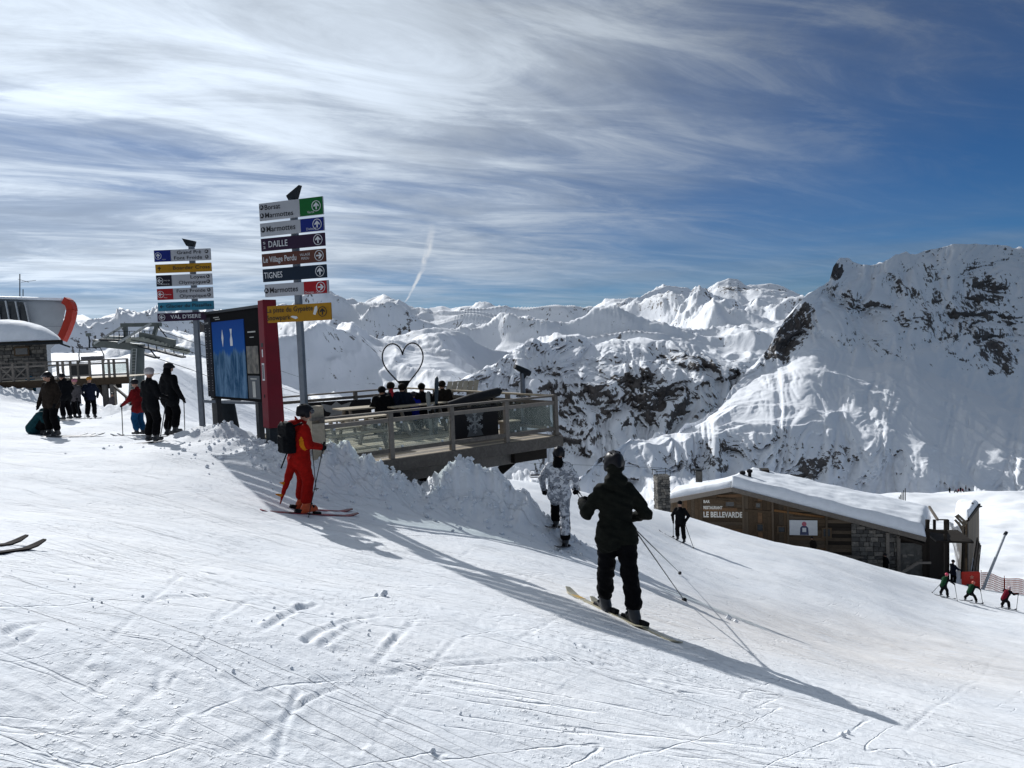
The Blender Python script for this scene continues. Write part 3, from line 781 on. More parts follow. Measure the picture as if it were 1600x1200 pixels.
board(LP, LX(.0), LX(1), lz(439.5), .28, 'white', [('Loyes', LX(.61), .028, .085, .37, 'k'), ('Olympique', LX(.40), -.10, .085, .68, 'k')], (LX(0.004), LX(.28), 'black'),
      [(LX(.93), .07, .045), (LX(.93), -.055, .045)], (LX(.065), .085, 180, 'w', True), [('Face de', LX(.14), -.01, .035), ('Bellevarde', LX(.09), -.10, .035)], label='white and black board reading Loyes, Olympique')
board(LP, LX(.0), LX(1), lz(460.3), .28, 'white', [('Font Froide', LX(.35), .028, .085, .72, 'k'), ('Olympique', LX(.40), -.10, .085, .67, 'k')], (LX(0.004), LX(.29), 'red'),
      [(LX(.93), .07, .045), (LX(.93), -.055, .045)], (LX(.065), .085, 180, 'w', True), [('Descente', LX(.135), -.02, .032), ('Piste', LX(.12), -.095, .032)], label='white and red board reading Font Froide, Olympique')
board(LP, LX(.0), LX(1), lz(479.3), .215, 'teal', [('Glacier du Pissaillas', LX(.15), -.03, .085, 1.13, 'k')], None, None, (LX(.07), .065, 180, 'k', False), label='teal board reading Glacier du Pissaillas')
board(LP, LX(-.02), LX(.86), lz(495.6), .205, 'plum', [('VAL D\'ISERE', LX(.22), -.04, .095, .76, 'w')], None, None, (LX(.065), .08, 180, 'w', True), label='dark plum board reading VAL D\'ISERE')
# right post ------------------------------------------------------------
dR = 15.5
pR = at(467, 480, dR); gR = Vector((pR.x, pR.y, gz(pR.x, pR.y)))
RP = thing('direction_sign', 'taller grey signpost with seven boards, green Borsat board on top', 'signpost', gR, R(-21), 'ski run signposts')
topz = at(457, 312, dR).z - gR.z
MB().bar((0, 0, -.5), (0, 0, topz), .13, .10).build('pole', M_STEEL, RP, bevel=.01)
MB().prism([(-.13, .04), (.19, .22), (.08, -.05), (-.08, -.05)], -.05, .06).build('pole_cap', M_DSTEEL, RP, (0, 0, topz + .02))
def rz_(py): return at(461, py, dR).z - gR.z
W = 1.53
def RX(f, o=0): return -W / 2 + W * f + o
def bR(py, h, ground, *a, o=0, **k): return board(RP, RX(0, o), RX(1, o), rz_(py), h, ground, *a, **k)
bR(329, .35, 'white', [('Borsat', RX(.09), .035, .105, .38, 'k'), ('Marmottes', RX(.09), -.125, .105, .68, 'k')], (RX(.645), RX(.997), 'green'),
   [(RX(.045), .09, .05), (RX(.045), -.075, .05)], (RX(.90), .105, 90, 'w', True), [('Verte', RX(.76), -.13, .05)], label='white and green board reading Borsat, Marmottes')
bR(356.6, .265, 'white', [('Marmottes', RX(.10), -.05, .115, .70, 'k')], (RX(.645), RX(.997), 'blue'), [(RX(.05), .0, .055)], (RX(.90), .105, 90, 'w', True), [('Diebold', RX(.73), -.10, .05)], label='white and blue board reading Marmottes')
bR(380, .255, 'plum', [('DAILLE', RX(.12), -.06, .13, .46, 'w'), ('S', RX(.035), .01, .05, .06, 'w'), ('2', RX(.035), -.08, .05, .06, 'w')], None, None, (RX(.90), .105, 90, 'w', True), label='dark board reading DAILLE')
def vill(b):
    text_obj('village_logo', 'VILLAGE', .05, M_SGLOW, b, (RX(.61), -.0245, .02), width=.24, bold=.0)
    text_obj('village_logo', 'PERDU', .05, M_SGLOW, b, (RX(.63), -.0245, -.055), width=.18, bold=.0)
bR(404, .255, 'brown', [('Le Village Perdu', RX(.025), -.05, .12, .80, 'w')], None, None, (RX(.905), .105, 0, 'w', True), extra=vill, label='brown board reading Le Village Perdu')
bR(428, .26, 'navy', [('TIGNES', RX(.025), -.06, .125, .45, 'w')], None, None, (RX(.905), .105, 90, 'w', True), label='dark navy board reading TIGNES')
bR(452, .255, 'white', [('Marmottes', RX(.10), -.05, .115, .68, 'k')], (RX(.645), RX(.997), 'red'), [(RX(.05), .0, .055)], (RX(.905), .105, 0, 'w', True), [('Orange - OK', RX(.655), -.11, .05)], o=.03, label='white and red board reading Marmottes')
def stick(b):
    MB().prism([(RX(.765), -.04), (RX(.80), -.06), (RX(.835), .04), (RX(.83), .12), (RX(.795), .10)], -.021, -.0188).build('sticker', M_WHITE, b)
    MB().prism([(RX(.41), -.07), (RX(.49), -.12), (RX(.53), -.10), (RX(.51), -.065), (RX(.44), -.05)], -.0245, -.0238).build('sticker', M_WHITE, b)
bR(489.5, .34, 'amber', [('La piste du Gypaète', RX(.03), .035, .105, 1.12, 'k'), ('Snowpark', RX(.03), -.12, .105, .58, 'k')], None, None, (RX(.91), .10, 90, 'k', True), o=.06, extra=stick, label='amber board reading La piste du Gypaète, Snowpark')

# ------------------------------------------------------------------ red totem
pT = at(424, 600, 16.5); gT = Vector((pT.x, pT.y, gz(pT.x, pT.y)))
M_TRED = pmat('totem_red', (.15, .006, .016), .7, 0, .15, 2)
TT = thing('totem', 'tall dark red square totem column beside the info board', 'totem', gT, R(38))
zt = at(424, 469, 16.5).z - gT.z; zb = at(424, 668, 16.5).z - gT.z
MB().hexa([(-.165, -.18, zb), (.18, -.18, zb), (.18, .18, zb), (-.165, .18, zb), (-.145, -.15, zt), (.15, -.15, zt), (.15, .15, zt), (-.145, .15, zt)]).build('column', M_TRED, TT, bevel=.008)
MB().box((0, 0, (zb - .5) / 2), (.27, .27, zb + .5)).build('plinth', M_DSTEEL, TT, bevel=.01)
hp = zt - zb
MB().box((-.158, 0, zb + hp * .44), (.008, .13, .62 * .6)).build('notice', M_WHITE, TT)
MB().box((-.163, 0, zb + hp * .44), (.004, .09, .30)).build('notice_print', pmat('notice_ink', (.12, .12, .13), .6, 0, .5, 40), TT)
MB().box((-.155, 0, zb + hp * .585), (.008, .05, .16)).build('sticker', M_WHITE, TT)
MB().box((-.154, 0, zb + hp * .65), (.008, .12, .08)).build('sticker', M_SBLACK, TT)
MB().box((-.162, 0, zb + hp * .25), (.008, .05, .07)).build('lock', M_BLACK, TT)

# ------------------------------------------------------------------ piste information board
bl = at(331, 600, 19.4); br = at(416, 600, 17.0)
vec = Vector((br.x - bl.x, br.y - bl.y, 0)); WB = vec.length; ang = math.atan2(vec.y, vec.x)
mid = (bl + br) / 2; gB = Vector((bl.x, bl.y, gz(bl.x, bl.y)))
IB = thing('information_board', 'large dark piste information board with blue mountain poster behind red totem', 'board', gB, ang)
zt1 = at(326, 492, 19.4).z - gB.z; zb1 = at(328, 622, 19.4).z - gB.z
zt2 = zt1 - .08
M_FRAME = pmat('board_frame', (.014, .016, .02), .45, .2, .2, 4)
MB().box((WB / 2, 0, (zt1 + zb1) / 2), (WB, .10, zt1 - zb1)).build('panel', pmat('info_panel_black', (.008, .008, .009), .85, 0, .2, 3, spec=.05), IB, bevel=.01)
MB().box((WB / 2, -.02, zt1 + .03), (WB + .06, .16, .06)).build('top_rail', M_FRAME, IB)
for x in (.16, WB - .5): MB().box((x, .03, zb1 / 2 - .2), (.34 if x < 1 else .16, .12, zb1 + .38)).build('leg', M_FRAME, IB)
def fx(px):      # px column on the board face to board x
    # intersect the view ray with the board plane (horizontal)
    r = at(px, 600, 1.0); rx, ry = r.x, r.y
    c, s_ = math.cos(ang), math.sin(ang)
    # bl + t*(c,s) = k*(rx,ry)
    det = c * (-ry) + s_ * rx
    t = (-bl.x * (-ry) + (-bl.y) * rx * 1.0) / det
    return t
MB().box(((fx(328) + fx(338)) / 2, -.054, (zt1 + zb1) / 2 - .02), (fx(338) - fx(328), .008, zt1 - zb1 - .12)).build('left_list', pmat('list_grey', (.025, .027, .034), .8, spec=.1), IB)
lm = MB(); rr_ = random.Random(3)
for k in range(26):
    zz = zt1 - .35 - k * .062
    if k in (4, 9, 15, 20): continue
    lm.box((fx(330), -.0595, zz), (.10 * rr_.uniform(.6, 1.2), .003, .016)); lm.box((fx(336), -.0595, zz), (.05, .003, .016))
lm.build('list_rows', pmat('dim_print', (.22, .22, .24), .6), IB)
text_obj('list_heading', 'Ouvert', .07, M_SGLOW, IB, (fx(328.5), -.0595, zt1 - .24), width=.26, bold=0)
# poster with an icy massif under a deep blue sky
m_, N, b_ = new_mat('mountain_poster'); tcn = N.n('ShaderNodeTexCoord'); X3 = N.sep(tcn.outputs['Generated'])
ice = N.noise(N.comb(N.m('MULTIPLY', X3[0], 9), 0.0, N.m('MULTIPLY', X3[2], 2.2)), 1.0, 9, .72, .8)
edge = N.m('ADD', .60, N.m('MULTIPLY', N.m('SUBTRACT', N.noise(N.comb(N.m('MULTIPLY', X3[0], 5), 4.0, 0.0), 1.0, 5, .7), .5), .5))
mask = N.mr(N.m('SUBTRACT', edge, X3[2]), -.02, .05)
N.l(N.mix(mask, N.mix(X3[2], (.012, .13, .42, 1), (.004, .05, .25, 1)), N.mix(N.mr(ice, .35, .68), (.01, .06, .14, 1), (.13, .24, .38, 1))), b_.inputs['Base Color']); b_.inputs['Roughness'].default_value = .7; b_.inputs['Specular IOR Level'].default_value = .08
zp1 = zt1 - (zt1 - zb1) * .10; zp0 = zb1 + (zt1 - zb1) * .03
px0, px1 = fx(340), fx(390)
MB().box(((px0 + px1) / 2, -.056, (zp0 + zp1) / 2), (px1 - px0, .012, zp1 - zp0)).build('poster', m_, IB)
xa = fx(356); MB().prism([(xa, zp1 - .20), (xa + .06, zp1 - .40), (xa, zp1 - .62), (xa - .06, zp1 - .40)], -.066, -.0625).build('diamond_emblem', M_WHITE, IB)
xa = fx(369.5); MB().prism([(xa - .06, zp1 - .20), (xa + .06, zp1 - .20), (xa + .03, zp1 - .34), (xa + .07, zp1 - .46), (xa + .07, zp1 - .60), (xa - .07, zp1 - .60), (xa - .07, zp1 - .46), (xa - .02, zp1 - .34)], -.066, -.0625).build('resort_emblem', M_WHITE, IB)
xr0, xr1 = fx(392), fx(410)
MB().box(((xr0 + xr1) / 2, -.055, zb1 + .95), (xr1 - xr0, .010, .62)).build('photo_panel', pmat('photo_print', (.10, .09, .075), .5, 0, .8, 6), IB)
MB().box(((xr0 + xr1) / 2, -.055, zb1 + .33), (xr1 - xr0, .010, .52)).build('notice_panel', pmat('list_grey2', (.05, .06, .075), .5), IB)
pm = MB(); pm.box(((xr0 + xr1) / 2, -.0625, zb1 + .28), (.16, .003, .36)); pm.box(((xr0 + xr1) / 2, -.0625, zb1 + .52), (.34, .003, .03)); pm.box(((xr0 + xr1) / 2, -.0515, zb1 + 1.58), (.42, .003, .03)); pm.box(((xr0 + xr1) / 2, -.0515, zb1 + 1.46), (.22, .003, .02))
pm.box((fx(347), -.0515, zt1 - .10), (.36, .003, .022)); pm.box((fx(349), -.0515, zt1 - .15), (.30, .003, .016))
pm.build('print', pmat('pale_print', (.4, .4, .38), .6), IB)
# rail at the foot of the board
FR = thing('barrier_rail', 'low grey steel rail behind the foot of the information board', 'barrier', at(330, 655, 19.2))
o_ = FR.location
a1 = at(318, 627, 19.2) - o_; a2 = at(408, 630, 19.4) - o_; a3 = at(408, 664, 19.4) - o_
MB().bar(a1, a2, .05, .07).build('rail', M_STEEL, FR); MB().bar(a2, a3 + Vector((0, 0, -.4)), .08, .08).build('post', M_STEEL, FR)
# dark snow-gun pedestal seen under the board
pg = at(354, 648, 20.5); pg.z = gz(pg.x, pg.y)
PG = thing('pedestal', 'squat grey and black pedestal under the information board', 'pedestal', pg)
zt_ = at(354, 627, 20.5).z - pg.z
MB().tube([(0, 0, -.3), (0, 0, zt_ * .35), (0, 0, zt_)], [.36, .30, .22], 14).build('base', M_DSTEEL, PG, smooth=True)
MB().tube([(0, 0, zt_), (0, 0, zt_ + .06)], [.42, .42], 14).build('top_plate', M_STEEL, PG)
# ------------------------------------------------------------------ viewing terrace
C0 = at(868, 617, 18.8); RAILH = 1.0
floor_z = C0.z - RAILH
DA = R(37.6)
DK = thing('viewing_terrace', 'raised timber terrace with railing and glass panels behind the ploughed snow', 'terrace', (C0.x, C0.y, floor_z), DA)
DKM = Matrix.Translation(DK.location) @ Matrix.Rotation(DA, 4, 'Z')
def dk(px, z_above):
    """terrace coordinates of what shows at column px at a given height above the floor... found by depth"""
    pass
rd = random.Random(5)
# plank meshes share data between alike pieces
pw = .142
n = int(7.5 / pw)
pm_ = None
for k in range(n):
    y = (k + .5) * pw
    xl = -6.7 + 2.1 * (y / 7.5)
    L = -xl
    MB().box((0, 0, 0), (L, pw - .008, .035)).build('deck_plank', M_WOODL if rd.random() < .7 else M_WOOD, DK, (xl / 2, y, -.018 + rd.uniform(-.002, .002)))
MB().box((-3.3, -.03, -.14), (6.9, .06, .27)).build('front_fascia', M_WOOD, DK, bevel=.006)
MB().box((.03, 3.75, -.14), (.06, 7.6, .27)).build('side_fascia', M_WOOD, DK, bevel=.006)
for y, x1 in ((.35, -.9), (2.2, -.35), (4.5, -.35), (7.0, -.35)):
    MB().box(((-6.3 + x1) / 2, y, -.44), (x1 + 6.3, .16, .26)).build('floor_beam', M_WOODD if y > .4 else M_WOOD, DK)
for x in (-6, -4.8, -3.6, -2.4, -1.2, -.3):
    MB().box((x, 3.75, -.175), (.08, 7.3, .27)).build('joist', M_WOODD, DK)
def support(x, y, r=.11):
    w_ = DKM @ Vector((x, y, 0)); h = floor_z - gz(w_.x, w_.y) + .5
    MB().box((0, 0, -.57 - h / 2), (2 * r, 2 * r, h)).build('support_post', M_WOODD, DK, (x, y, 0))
support(-2.75, 1.6, .14); support(-5.3, 1.6, .12); support(-2.6, 5.0, .13); support(-.8, 5.6, .12)
MB().bar((-.95, .6, -.56), (-2.4, 2.2, -2.3), .16, .22).build('brace', M_WOODD, DK)
MB().box((-.75, .18, -.42), (1.0, .14, .24)).build('corbel', M_WOODD, DK)
def rail_run(a, b, posts, glass=None, top_mat=M_WOOD):
    a = Vector(a); b = Vector(b); d = (b - a); L = d.length; u = d / L
    n_ = Vector((-u.y, u.x, 0))
    MB().bar(a + Vector((0, 0, RAILH - .02)), b + Vector((0, 0, RAILH - .02)), .13, .045).build('handrail', top_mat, DK, bevel=.004)
    for h, hh in ((RAILH - .19, .085), (.17, .085)):
        MB().bar(a + Vector((0, 0, h)) + n_ * .012, b + Vector((0, 0, h)) + n_ * .012, .045, hh).build('rail', M_WOOD, DK)
    for t in posts:
        p = a + u * t
        MB().box((p.x, p.y, RAILH / 2 - .13), (.105, .105, RAILH + .19)).build('rail_post', M_WOOD, DK, bevel=.005).location = (0, 0, 0)
    if glass:
        for t0, t1 in glass:
            p = a + u * t0; q = a + u * t1
            g = MB().bar(p + Vector((0, 0, .49)), q + Vector((0, 0, .49)), .008, .56).build('glass_panel', M_GLASS, DK)
            for tt in (t0 + .2, t1 - .2):
                for hz in (.235, .745):
                    c = a + u * tt
                    MB().box((c.x, c.y, hz), (.045, .03, .045)).build('glass_clamp', M_WHITE, g)
def glass_mat():
    m, N, b = new_mat('dusty_glass')
    tc = N.n('ShaderNodeTexCoord'); n1 = N.noise(tc.outputs['Object'], 3, 5, .65)
    tr = N.n('ShaderNodeBsdfTransparent'); tr.inputs[0].default_value = (.86, .90, .885, 1)
    gl = N.n('ShaderNodeBsdfGlossy'); gl.inputs['Roughness'].default_value = .08
    df = N.n('ShaderNodeBsdfDiffuse'); df.inputs[0].default_value = (.45, .48, .46, 1)
    m1 = N.n('ShaderNodeMixShader'); m2 = N.n('ShaderNodeMixShader')
    N.l(N.mr(n1, .3, .7, .06, .20), m1.inputs[0]); N.l(tr.outputs[0], m1.inputs[1]); N.l(df.outputs[0], m1.inputs[2])
    fr = N.n('ShaderNodeFresnel'); fr.inputs[0].default_value = 1.35
    N.l(fr.outputs[0], m2.inputs[0]); N.l(m1.outputs[0], m2.inputs[1]); N.l(gl.outputs[0], m2.inputs[2])
    N.l(m2.outputs[0], m.node_tree.nodes['Material Output'].inputs[0])
    return m
M_GLASS = glass_mat()
PS = [0, 1.52, 3.04, 4.56, 6.08]
rail_run((0, .03, 0), (-6.3, .03, 0), PS, [(.06, 1.46), (3.1, 4.5), (4.62, 6.02)])
rail_run((-.03, .1, 0), (-.03, 7.45, 0), [1.8, 3.6, 5.4, 7.2], [(.1, 1.74), (1.86, 3.54), (3.66, 5.34)], M_WOODL)
rail_run((-.1, 7.45, 0), (-4.7, 7.45, 0), [1.6, 3.2, 4.6])
MB().box((-6.2, -.06, .40), (.26, .05, 1.0)).build('gate_board', M_WOODL, DK)
MB().box((-6.12, .22, .80), (.26, .24, .85)).build('ticket_cabinet', M_WOODL, DK)

def dloc(px, d, h):
    """terrace-local point at photo column px, depth d, height h above the floor"""
    lo_, hi = 300.0, 1000.0
    for _ in range(40):
        m_ = (lo_ + hi) / 2
        if at(px, m_, d).z > floor_z + h: lo_ = m_
        else: hi = m_
    return at(px, (lo_ + hi) / 2, d)
# heart sculpture at the back corner ---------------------------------------
hp_ = dloc(634, 23.3, 0); HS = thing('heart_sculpture', 'large black wire heart frame standing at the back of the terrace', 'sculpture', hp_, R(4))
hz0 = at(634, 613, 23.3).z - floor_z; hz1 = at(634, 536, 23.3).z - floor_z; HH = hz1 - hz0; HW = 63 / 1200 * 23.3
pts = []
for k in range(65):
    t = 2 * math.pi * k / 64
    x = math.sin(t) ** 3; y = (13 * math.cos(t) - 5 * math.cos(2 * t) - 2 * math.cos(3 * t) - math.cos(4 * t))
    pts.append((x * HW / 2, 0, hz0 + (y + 17) / 29.0 * HH))
MB().tube(pts, .021, 8, False).build('heart_frame', M_BLACK, HS, smooth=True)
zi = hz0 + HH * .24
xs_ = [p[0] for p in pts if abs(p[2] - zi) < HH * .03]; xw = max(abs(min(xs_)), max(xs_)) - .01
MB().prism([(-xw, zi), (xw, zi), (0, hz0 + .01)], -.03, .03).build('base_plate', M_BLACK, HS)
MB().box((0, 0, hz0 / 2), (.10, .08, hz0 + .04)).build('stand', M_BLACK, HS)
# telescope ----------------------------------------------------------------
tp_ = dloc(819.5, 19.9, 0); TS = thing('telescope', 'coin telescope on a grey column near the right corner of the terrace', 'telescope', tp_)
zt_ = at(819, 583, 19.9).z - floor_z
MB().tube([(0, 0, 0), (0, 0, zt_)], [.075, .065], 12).build('column', M_STEEL, TS, smooth=True)
MB().tube([(0, 0, 0), (0, 0, .03)], [.16, .16], 16).build('foot_plate', M_STEEL, TS)
MB().tube([(-.19, -.06, zt_ + .19), (-.1, 0, zt_ + .14), (.12, .06, zt_ + .02), (.19, .1, zt_ - .02)], [.06, .07, .085, .075], 14).build('telescope_tube', M_DSTEEL, TS, smooth=True)
MB().hexa([(-.05, -.05, zt_ - .14), (.06, -.05, zt_ - .14), (.06, .05, zt_ - .14), (-.05, .05, zt_ - .14), (-.06, -.06, zt_ + .06), (.17, -.06, zt_ + .02), (.17, .06, zt_ + .02), (-.06, .06, zt_ + .06)]).build('bracket', M_DSTEEL, TS)
# windbreak with a snowflake ------------------------------------------------
M_TARP = pmat('black_tarpaulin', (.008, .008, .011), .7, 0, .2, 5, bump=.01, bscale=4)
wb = dloc(742, 18.6, 0); WBK = thing('windbreak', 'black fabric windbreak with a pale snowflake emblem behind the railing', 'windbreak', wb, DA)
MB().box((0, 0, .43), (1.42, .05, .74)).build('fabric', M_TARP, WBK, bevel=.01)
M_PALE = pmat('pale_emblem', (.30, .32, .34), .6)
MB().prism([(-.34, .74), (.34, .74), (.10, .40), (.24, .10), (-.24, .10), (-.10, .40)], -.030, -.026).build('emblem_ground', pmat('emblem_grey', (.10, .11, .12), .6), WBK)
sf = MB()
for k in range(6):
    a = R(60 * k + 30); c, s_ = math.cos(a), math.sin(a)
    sf.bar((0, -.034, .42), (.26 * c, -.034, .42 + .26 * s_), .006, .035, (-s_, 0, c))
    for t in (.12, .19):
        for q in (-50, 50):
            b2 = a + R(q); sf.bar((t * c, -.034, .42 + t * s_), (t * c + .07 * math.cos(b2), -.034, .42 + t * s_ + .07 * math.sin(b2)), .006, .025, (-math.sin(b2), 0, math.cos(b2)))
sf.build('snowflake', M_PALE, WBK)
for x in (-.66, .66): MB().box((x, .045, .42), (.05, .05, .84)).build('stand', M_BLACK, WBK)
wb = dloc(527, 23.2, 0); WB2 = thing('windbreak', 'black fabric windbreak with a pale eagle emblem at the back left of the terrace', 'windbreak', wb, R(20))
MB().box((0, 0, .50), (2.1, .05, .50)).build('fabric', M_TARP, WB2, bevel=.01)
MB().prism([(-.45, .70), (-.15, .62), (0, .74), (.15, .62), (.45, .70), (.32, .46), (.16, .40), (.24, .29), (0, .33), (-.24, .29), (-.16, .40), (-.32, .46)], -.034, -.028).build('eagle_emblem', M_PALE, WB2)
for x in (-.9, 0, .9): MB().box((x, .045, .25), (.05, .05, .5)).build('stand', M_BLACK, WB2)
# rolled black awning along the rail
a = dloc(700, 18.4, .86); b = dloc(784, 19.3, 1.12)
AW = thing('awning', 'long rolled black awning lying along the terrace railing', 'awning', a)
MB().tube([(0, 0, 0), (b - a) * .4, (b - a) * .93, (b - a)], [.10, .14, .11, .03], 12).build('fabric_roll', M_TARP, AW, smooth=True)
for t in (.15, .8):
    p = (b - a) * t; MB().box((p.x, p.y, (floor_z - a.z + p.z) / 2), (.06, .06, a.z + p.z - floor_z)).build('prop', M_BLACK, AW)
# slatted orientation table
a = dloc(722, 22.5, 1.0)
OT = thing('orientation_table', 'pale slatted sloping panel at the back rail of the terrace', 'panel', (a.x, a.y, floor_z), R(8))
for k in range(6):
    x = -.42 + k * .155
    MB().hexa([(x - .07, -.20, .93), (x + .07, -.20, .93), (x + .17, .22, 1.20), (x + .03, .22, 1.20), (x - .07, -.20, .96), (x + .07, -.20, .96), (x + .17, .22, 1.23), (x + .03, .22, 1.23)]).build('slat', M_WOODL, OT)
for x in (-.3, .3): MB().box((x, 0, .47), (.08, .08, .95)).build('leg', M_WOOD, OT)
# picnic tables
def picnic(px, d, rz, label):
    p = dloc(px, d, 0); t = thing('picnic_table', label, 'table', p, rz, 'picnic tables on the terrace')
    for k in range(5): MB().box((0, -.30 + k * .15, .735), (1.75, .14, .035)).build('top_plank', M_WOODL, t)
    for s_ in (-1, 1):
        MB().box((0, s_ * .66, .44), (1.75, .24, .035)).build('bench_plank', M_WOODL, t)
        for x in (-.6, .6):
            MB().bar((x, s_ * .22, .71), (x, s_ * .62, .0), .05, .10).build('leg', M_WOOD, t)
    for x in (-.6, .6): MB().box((x + .03, 0, .38), (.045, 1.5, .10)).build('cross_bar', M_WOOD, t)
picnic(548, 17.7, DA + R(4), 'pale picnic table nearest the red skier, just behind the front railing')
picnic(578, 20.6, DA - R(6), 'pale picnic table further back in the middle of the terrace')
picnic(650, 20.9, DA + R(2), 'picnic table where dark clad people sit on the terrace')
bx = dloc(797, 19.6, 0); BX = thing('bench_box', 'small grey wooden box bench by the right corner railing', 'bench', bx, DA)
MB().box((0, 0, .15), (.42, .34, .30)).build('body', M_WOOD, BX, bevel=.01); MB().box((0, 0, .32), (.46, .38, .03)).build('lid', M_WOODL, BX)
# skis propped upright against the rail
def upright_ski(px, d, top_py, lean, mat, label):
    p = dloc(px, d, 0); h = at(px, top_py, d).z - floor_z
    o = thing('ski', label, 'ski', p, DA, 'equipment propped on the terrace')
    M = Matrix.Rotation(lean, 3, 'Y')
    pts = [(-.05, 0), (-.04, h * .5), (-.06, h * .86), (-.045, h * .96), (0, h), (.045, h * .96), (.06, h * .86), (.04, h * .5), (.05, 0)]
    MB().prism(pts, -.012, .012, M).build('ski_blade', mat, o)
    MB().box(M @ Vector((0, -.04, h * .45)), (.06, .05, .22), M).build('binding', M_BLACK, o)
upright_ski(681, 20.1, 587, R(4), pmat('ski_dark', (.06, .08, .10), .3), 'dark ski standing upright taller than the others beside the seated group')
upright_ski(674, 20.1, 610, R(-3), pmat('ski_pale', (.4, .42, .4), .3), 'pale short ski standing against the terrace table')
# ------------------------------------------------------------------ Le Bellevarde lodge down the slope
WA = at(1046, 780, 53.0); WBp = at(1450, 840, 49.5)
lv = Vector((WBp.x - WA.x, WBp.y - WA.y, 0)); LLEN = lv.length; le = lv / LLEN; ln = Vector((-le.y, le.x, 0))
gLo = Vector((WA.x, WA.y, at(1046, 830, 53).z - 1.0))
LA = math.atan2(le.y, le.x)
LG = thing('lodge', 'low timber mountain restaurant with thick snow on its long sloping roof', 'building', gLo, LA)
def lp(px, py):
    """lodge-local (x, z) where the ray of a photo pixel meets the front wall plane"""
    v = at(px, py, 1.0) - Vector((0, 0, EYE)); o = Vector((0, 0, EYE))
    k = (WA - o).dot(ln) / v.dot(ln); P = o + v * k
    return (P - WA).dot(le), P.z - gLo.z
def lworld(px, py, d): # world to lodge-local
    P = at(px, py, d) - gLo
    return Vector((P.dot(le), P.dot(ln), P.z))
ap = lp(1143, 764); lf = lp(1046, 784); rt_ = lp(1446, 842)
def verge(x):
    if x < ap[0]: f = (x - lf[0]) / (ap[0] - lf[0]); return lf[1] + f * (ap[1] - lf[1])
    f = (x - ap[0]) / (rt_[0] - ap[0]); return ap[1] + f * (rt_[1] - ap[1])
BOT = lp(1250, 930)[1] - 3.0
rl = random.Random(11)
def vplanks(pxa, pxb, w=.22, mats=(M_WOODB,), bot=None):
    a, b = lp(pxa, 800)[0], lp(pxb, 800)[0]; n = max(1, int((b - a) / w)); w = (b - a) / n
    for k in range(n):
        x0 = a + k * w; x1 = x0 + w - .012; y = rl.uniform(-.02, .01); z0 = bot if bot is not None else BOT
        MB().hexa([(x0, y, z0), (x1, y, z0), (x1, y + .05, z0), (x0, y + .05, z0), (x0, y, verge(x0) - .02), (x1, y, verge(x1) - .02), (x1, y + .05, verge(x1) - .02), (x0, y + .05, verge(x0) - .02)]).build('plank', rl.choice(mats), LG)
def hplanks(pxa, pxb, top=None, bot=None, h=.24, mats=(M_WOODB,)):
    a, b = lp(pxa, 800)[0], lp(pxb, 800)[0]; z = bot if bot is not None else BOT
    lim = top
    while True:
        zt = z + h - .012
        tl = min(verge(a), lim or 99) - .02; tr = min(verge(b), lim or 99) - .02
        if z > max(tl, tr) - .03: break
        y = rl.uniform(-.02, .01)
        l_, r_ = min(zt, max(tl, z + .005)), min(zt, max(tr, z + .005))
        MB().hexa([(a, y, z), (b - .01, y, z), (b - .01, y + .05, z), (a, y + .05, z), (a, y, l_), (b - .01, y, r_), (b - .01, y + .05, r_), (a, y + .05, l_)]).build('plank', rl.choice(mats), LG)
        z += h
WM = (M_WOODB, M_WOODB, wood('warm_brown_timber', (.17, .10, .055)), wood('grey_brown_timber', (.10, .075, .052)))
zs0, zs1 = lp(1100, 820)[1], 0
MB().prism([(lf[0], BOT), (rt_[0], BOT), (rt_[0], rt_[1] - .08), (ap[0], ap[1] - .06), (lf[0], lf[1] - .08)], .06, .30).build('wall', M_WOODD, LG)
vplanks(1046, 1097, .24, WM); hplanks(1097, 1160, mats=WM)
vplanks(1162, 1206, .26, WM); vplanks(1209, 1232, .26, WM)
hplanks(1232, 1292, mats=WM); hplanks(1292, 1330, mats=(M_WOODD, WM[3]))
for px in (1096, 1161, 1207, 1231, 1291):
    x = lp(px, 800)[0]; MB().box((x, -.06, (BOT + verge(x)) / 2 - .03), (.13, .10, verge(x) - BOT - .06)).build('wall_post', WM[3], LG)
def beam(p0, p1, w, mat=M_WOODB):
    a, b = lp(*p0), lp(*p1); MB().bar((a[0], -.05, a[1]), (b[0], -.05, b[1]), .10, w).build('beam', mat, LG)
beam((1098, 777), (1150, 781), .14); beam((1152, 796), (1206, 800), .16); beam((1209, 797), (1288, 808), .14, wood('amber_timber', (.18, .09, .035))); beam((1240, 805), (1330, 812), .14)
# windows
def window(px0, py0, px1, py1, dark=True):
    a = lp(px0, py0); b = lp(px1, py1); cx, cz, w, h = (a[0] + b[0]) / 2, (a[1] + b[1]) / 2, abs(b[0] - a[0]), abs(a[1] - b[1])
    f = MB()
    for (ox, oz, sx, sz) in ((0, h / 2, w + .12, .09), (0, -h / 2, w + .12, .09), (-w / 2, 0, .09, h - .09), (w / 2, 0, .09, h - .09)): f.box((cx + ox, -.055, cz + oz), (sx, .08, sz))
    o = f.build('window', M_WOODB, LG)
    MB().box((cx, -.03, cz), (w - .06, .02, h - .06)).build('pane', M_PANE, o)
M_PANE = pmat('dark_pane', (.03, .035, .04), .15, 0, .3, 3, spec=.6)
window(1133, 783, 1148, 792); window(1180, 785, 1189, 794); window(1182, 818, 1193, 830); window(1215, 822, 1227, 832); window(1285, 825, 1298, 839); window(1098, 773, 1118, 776)
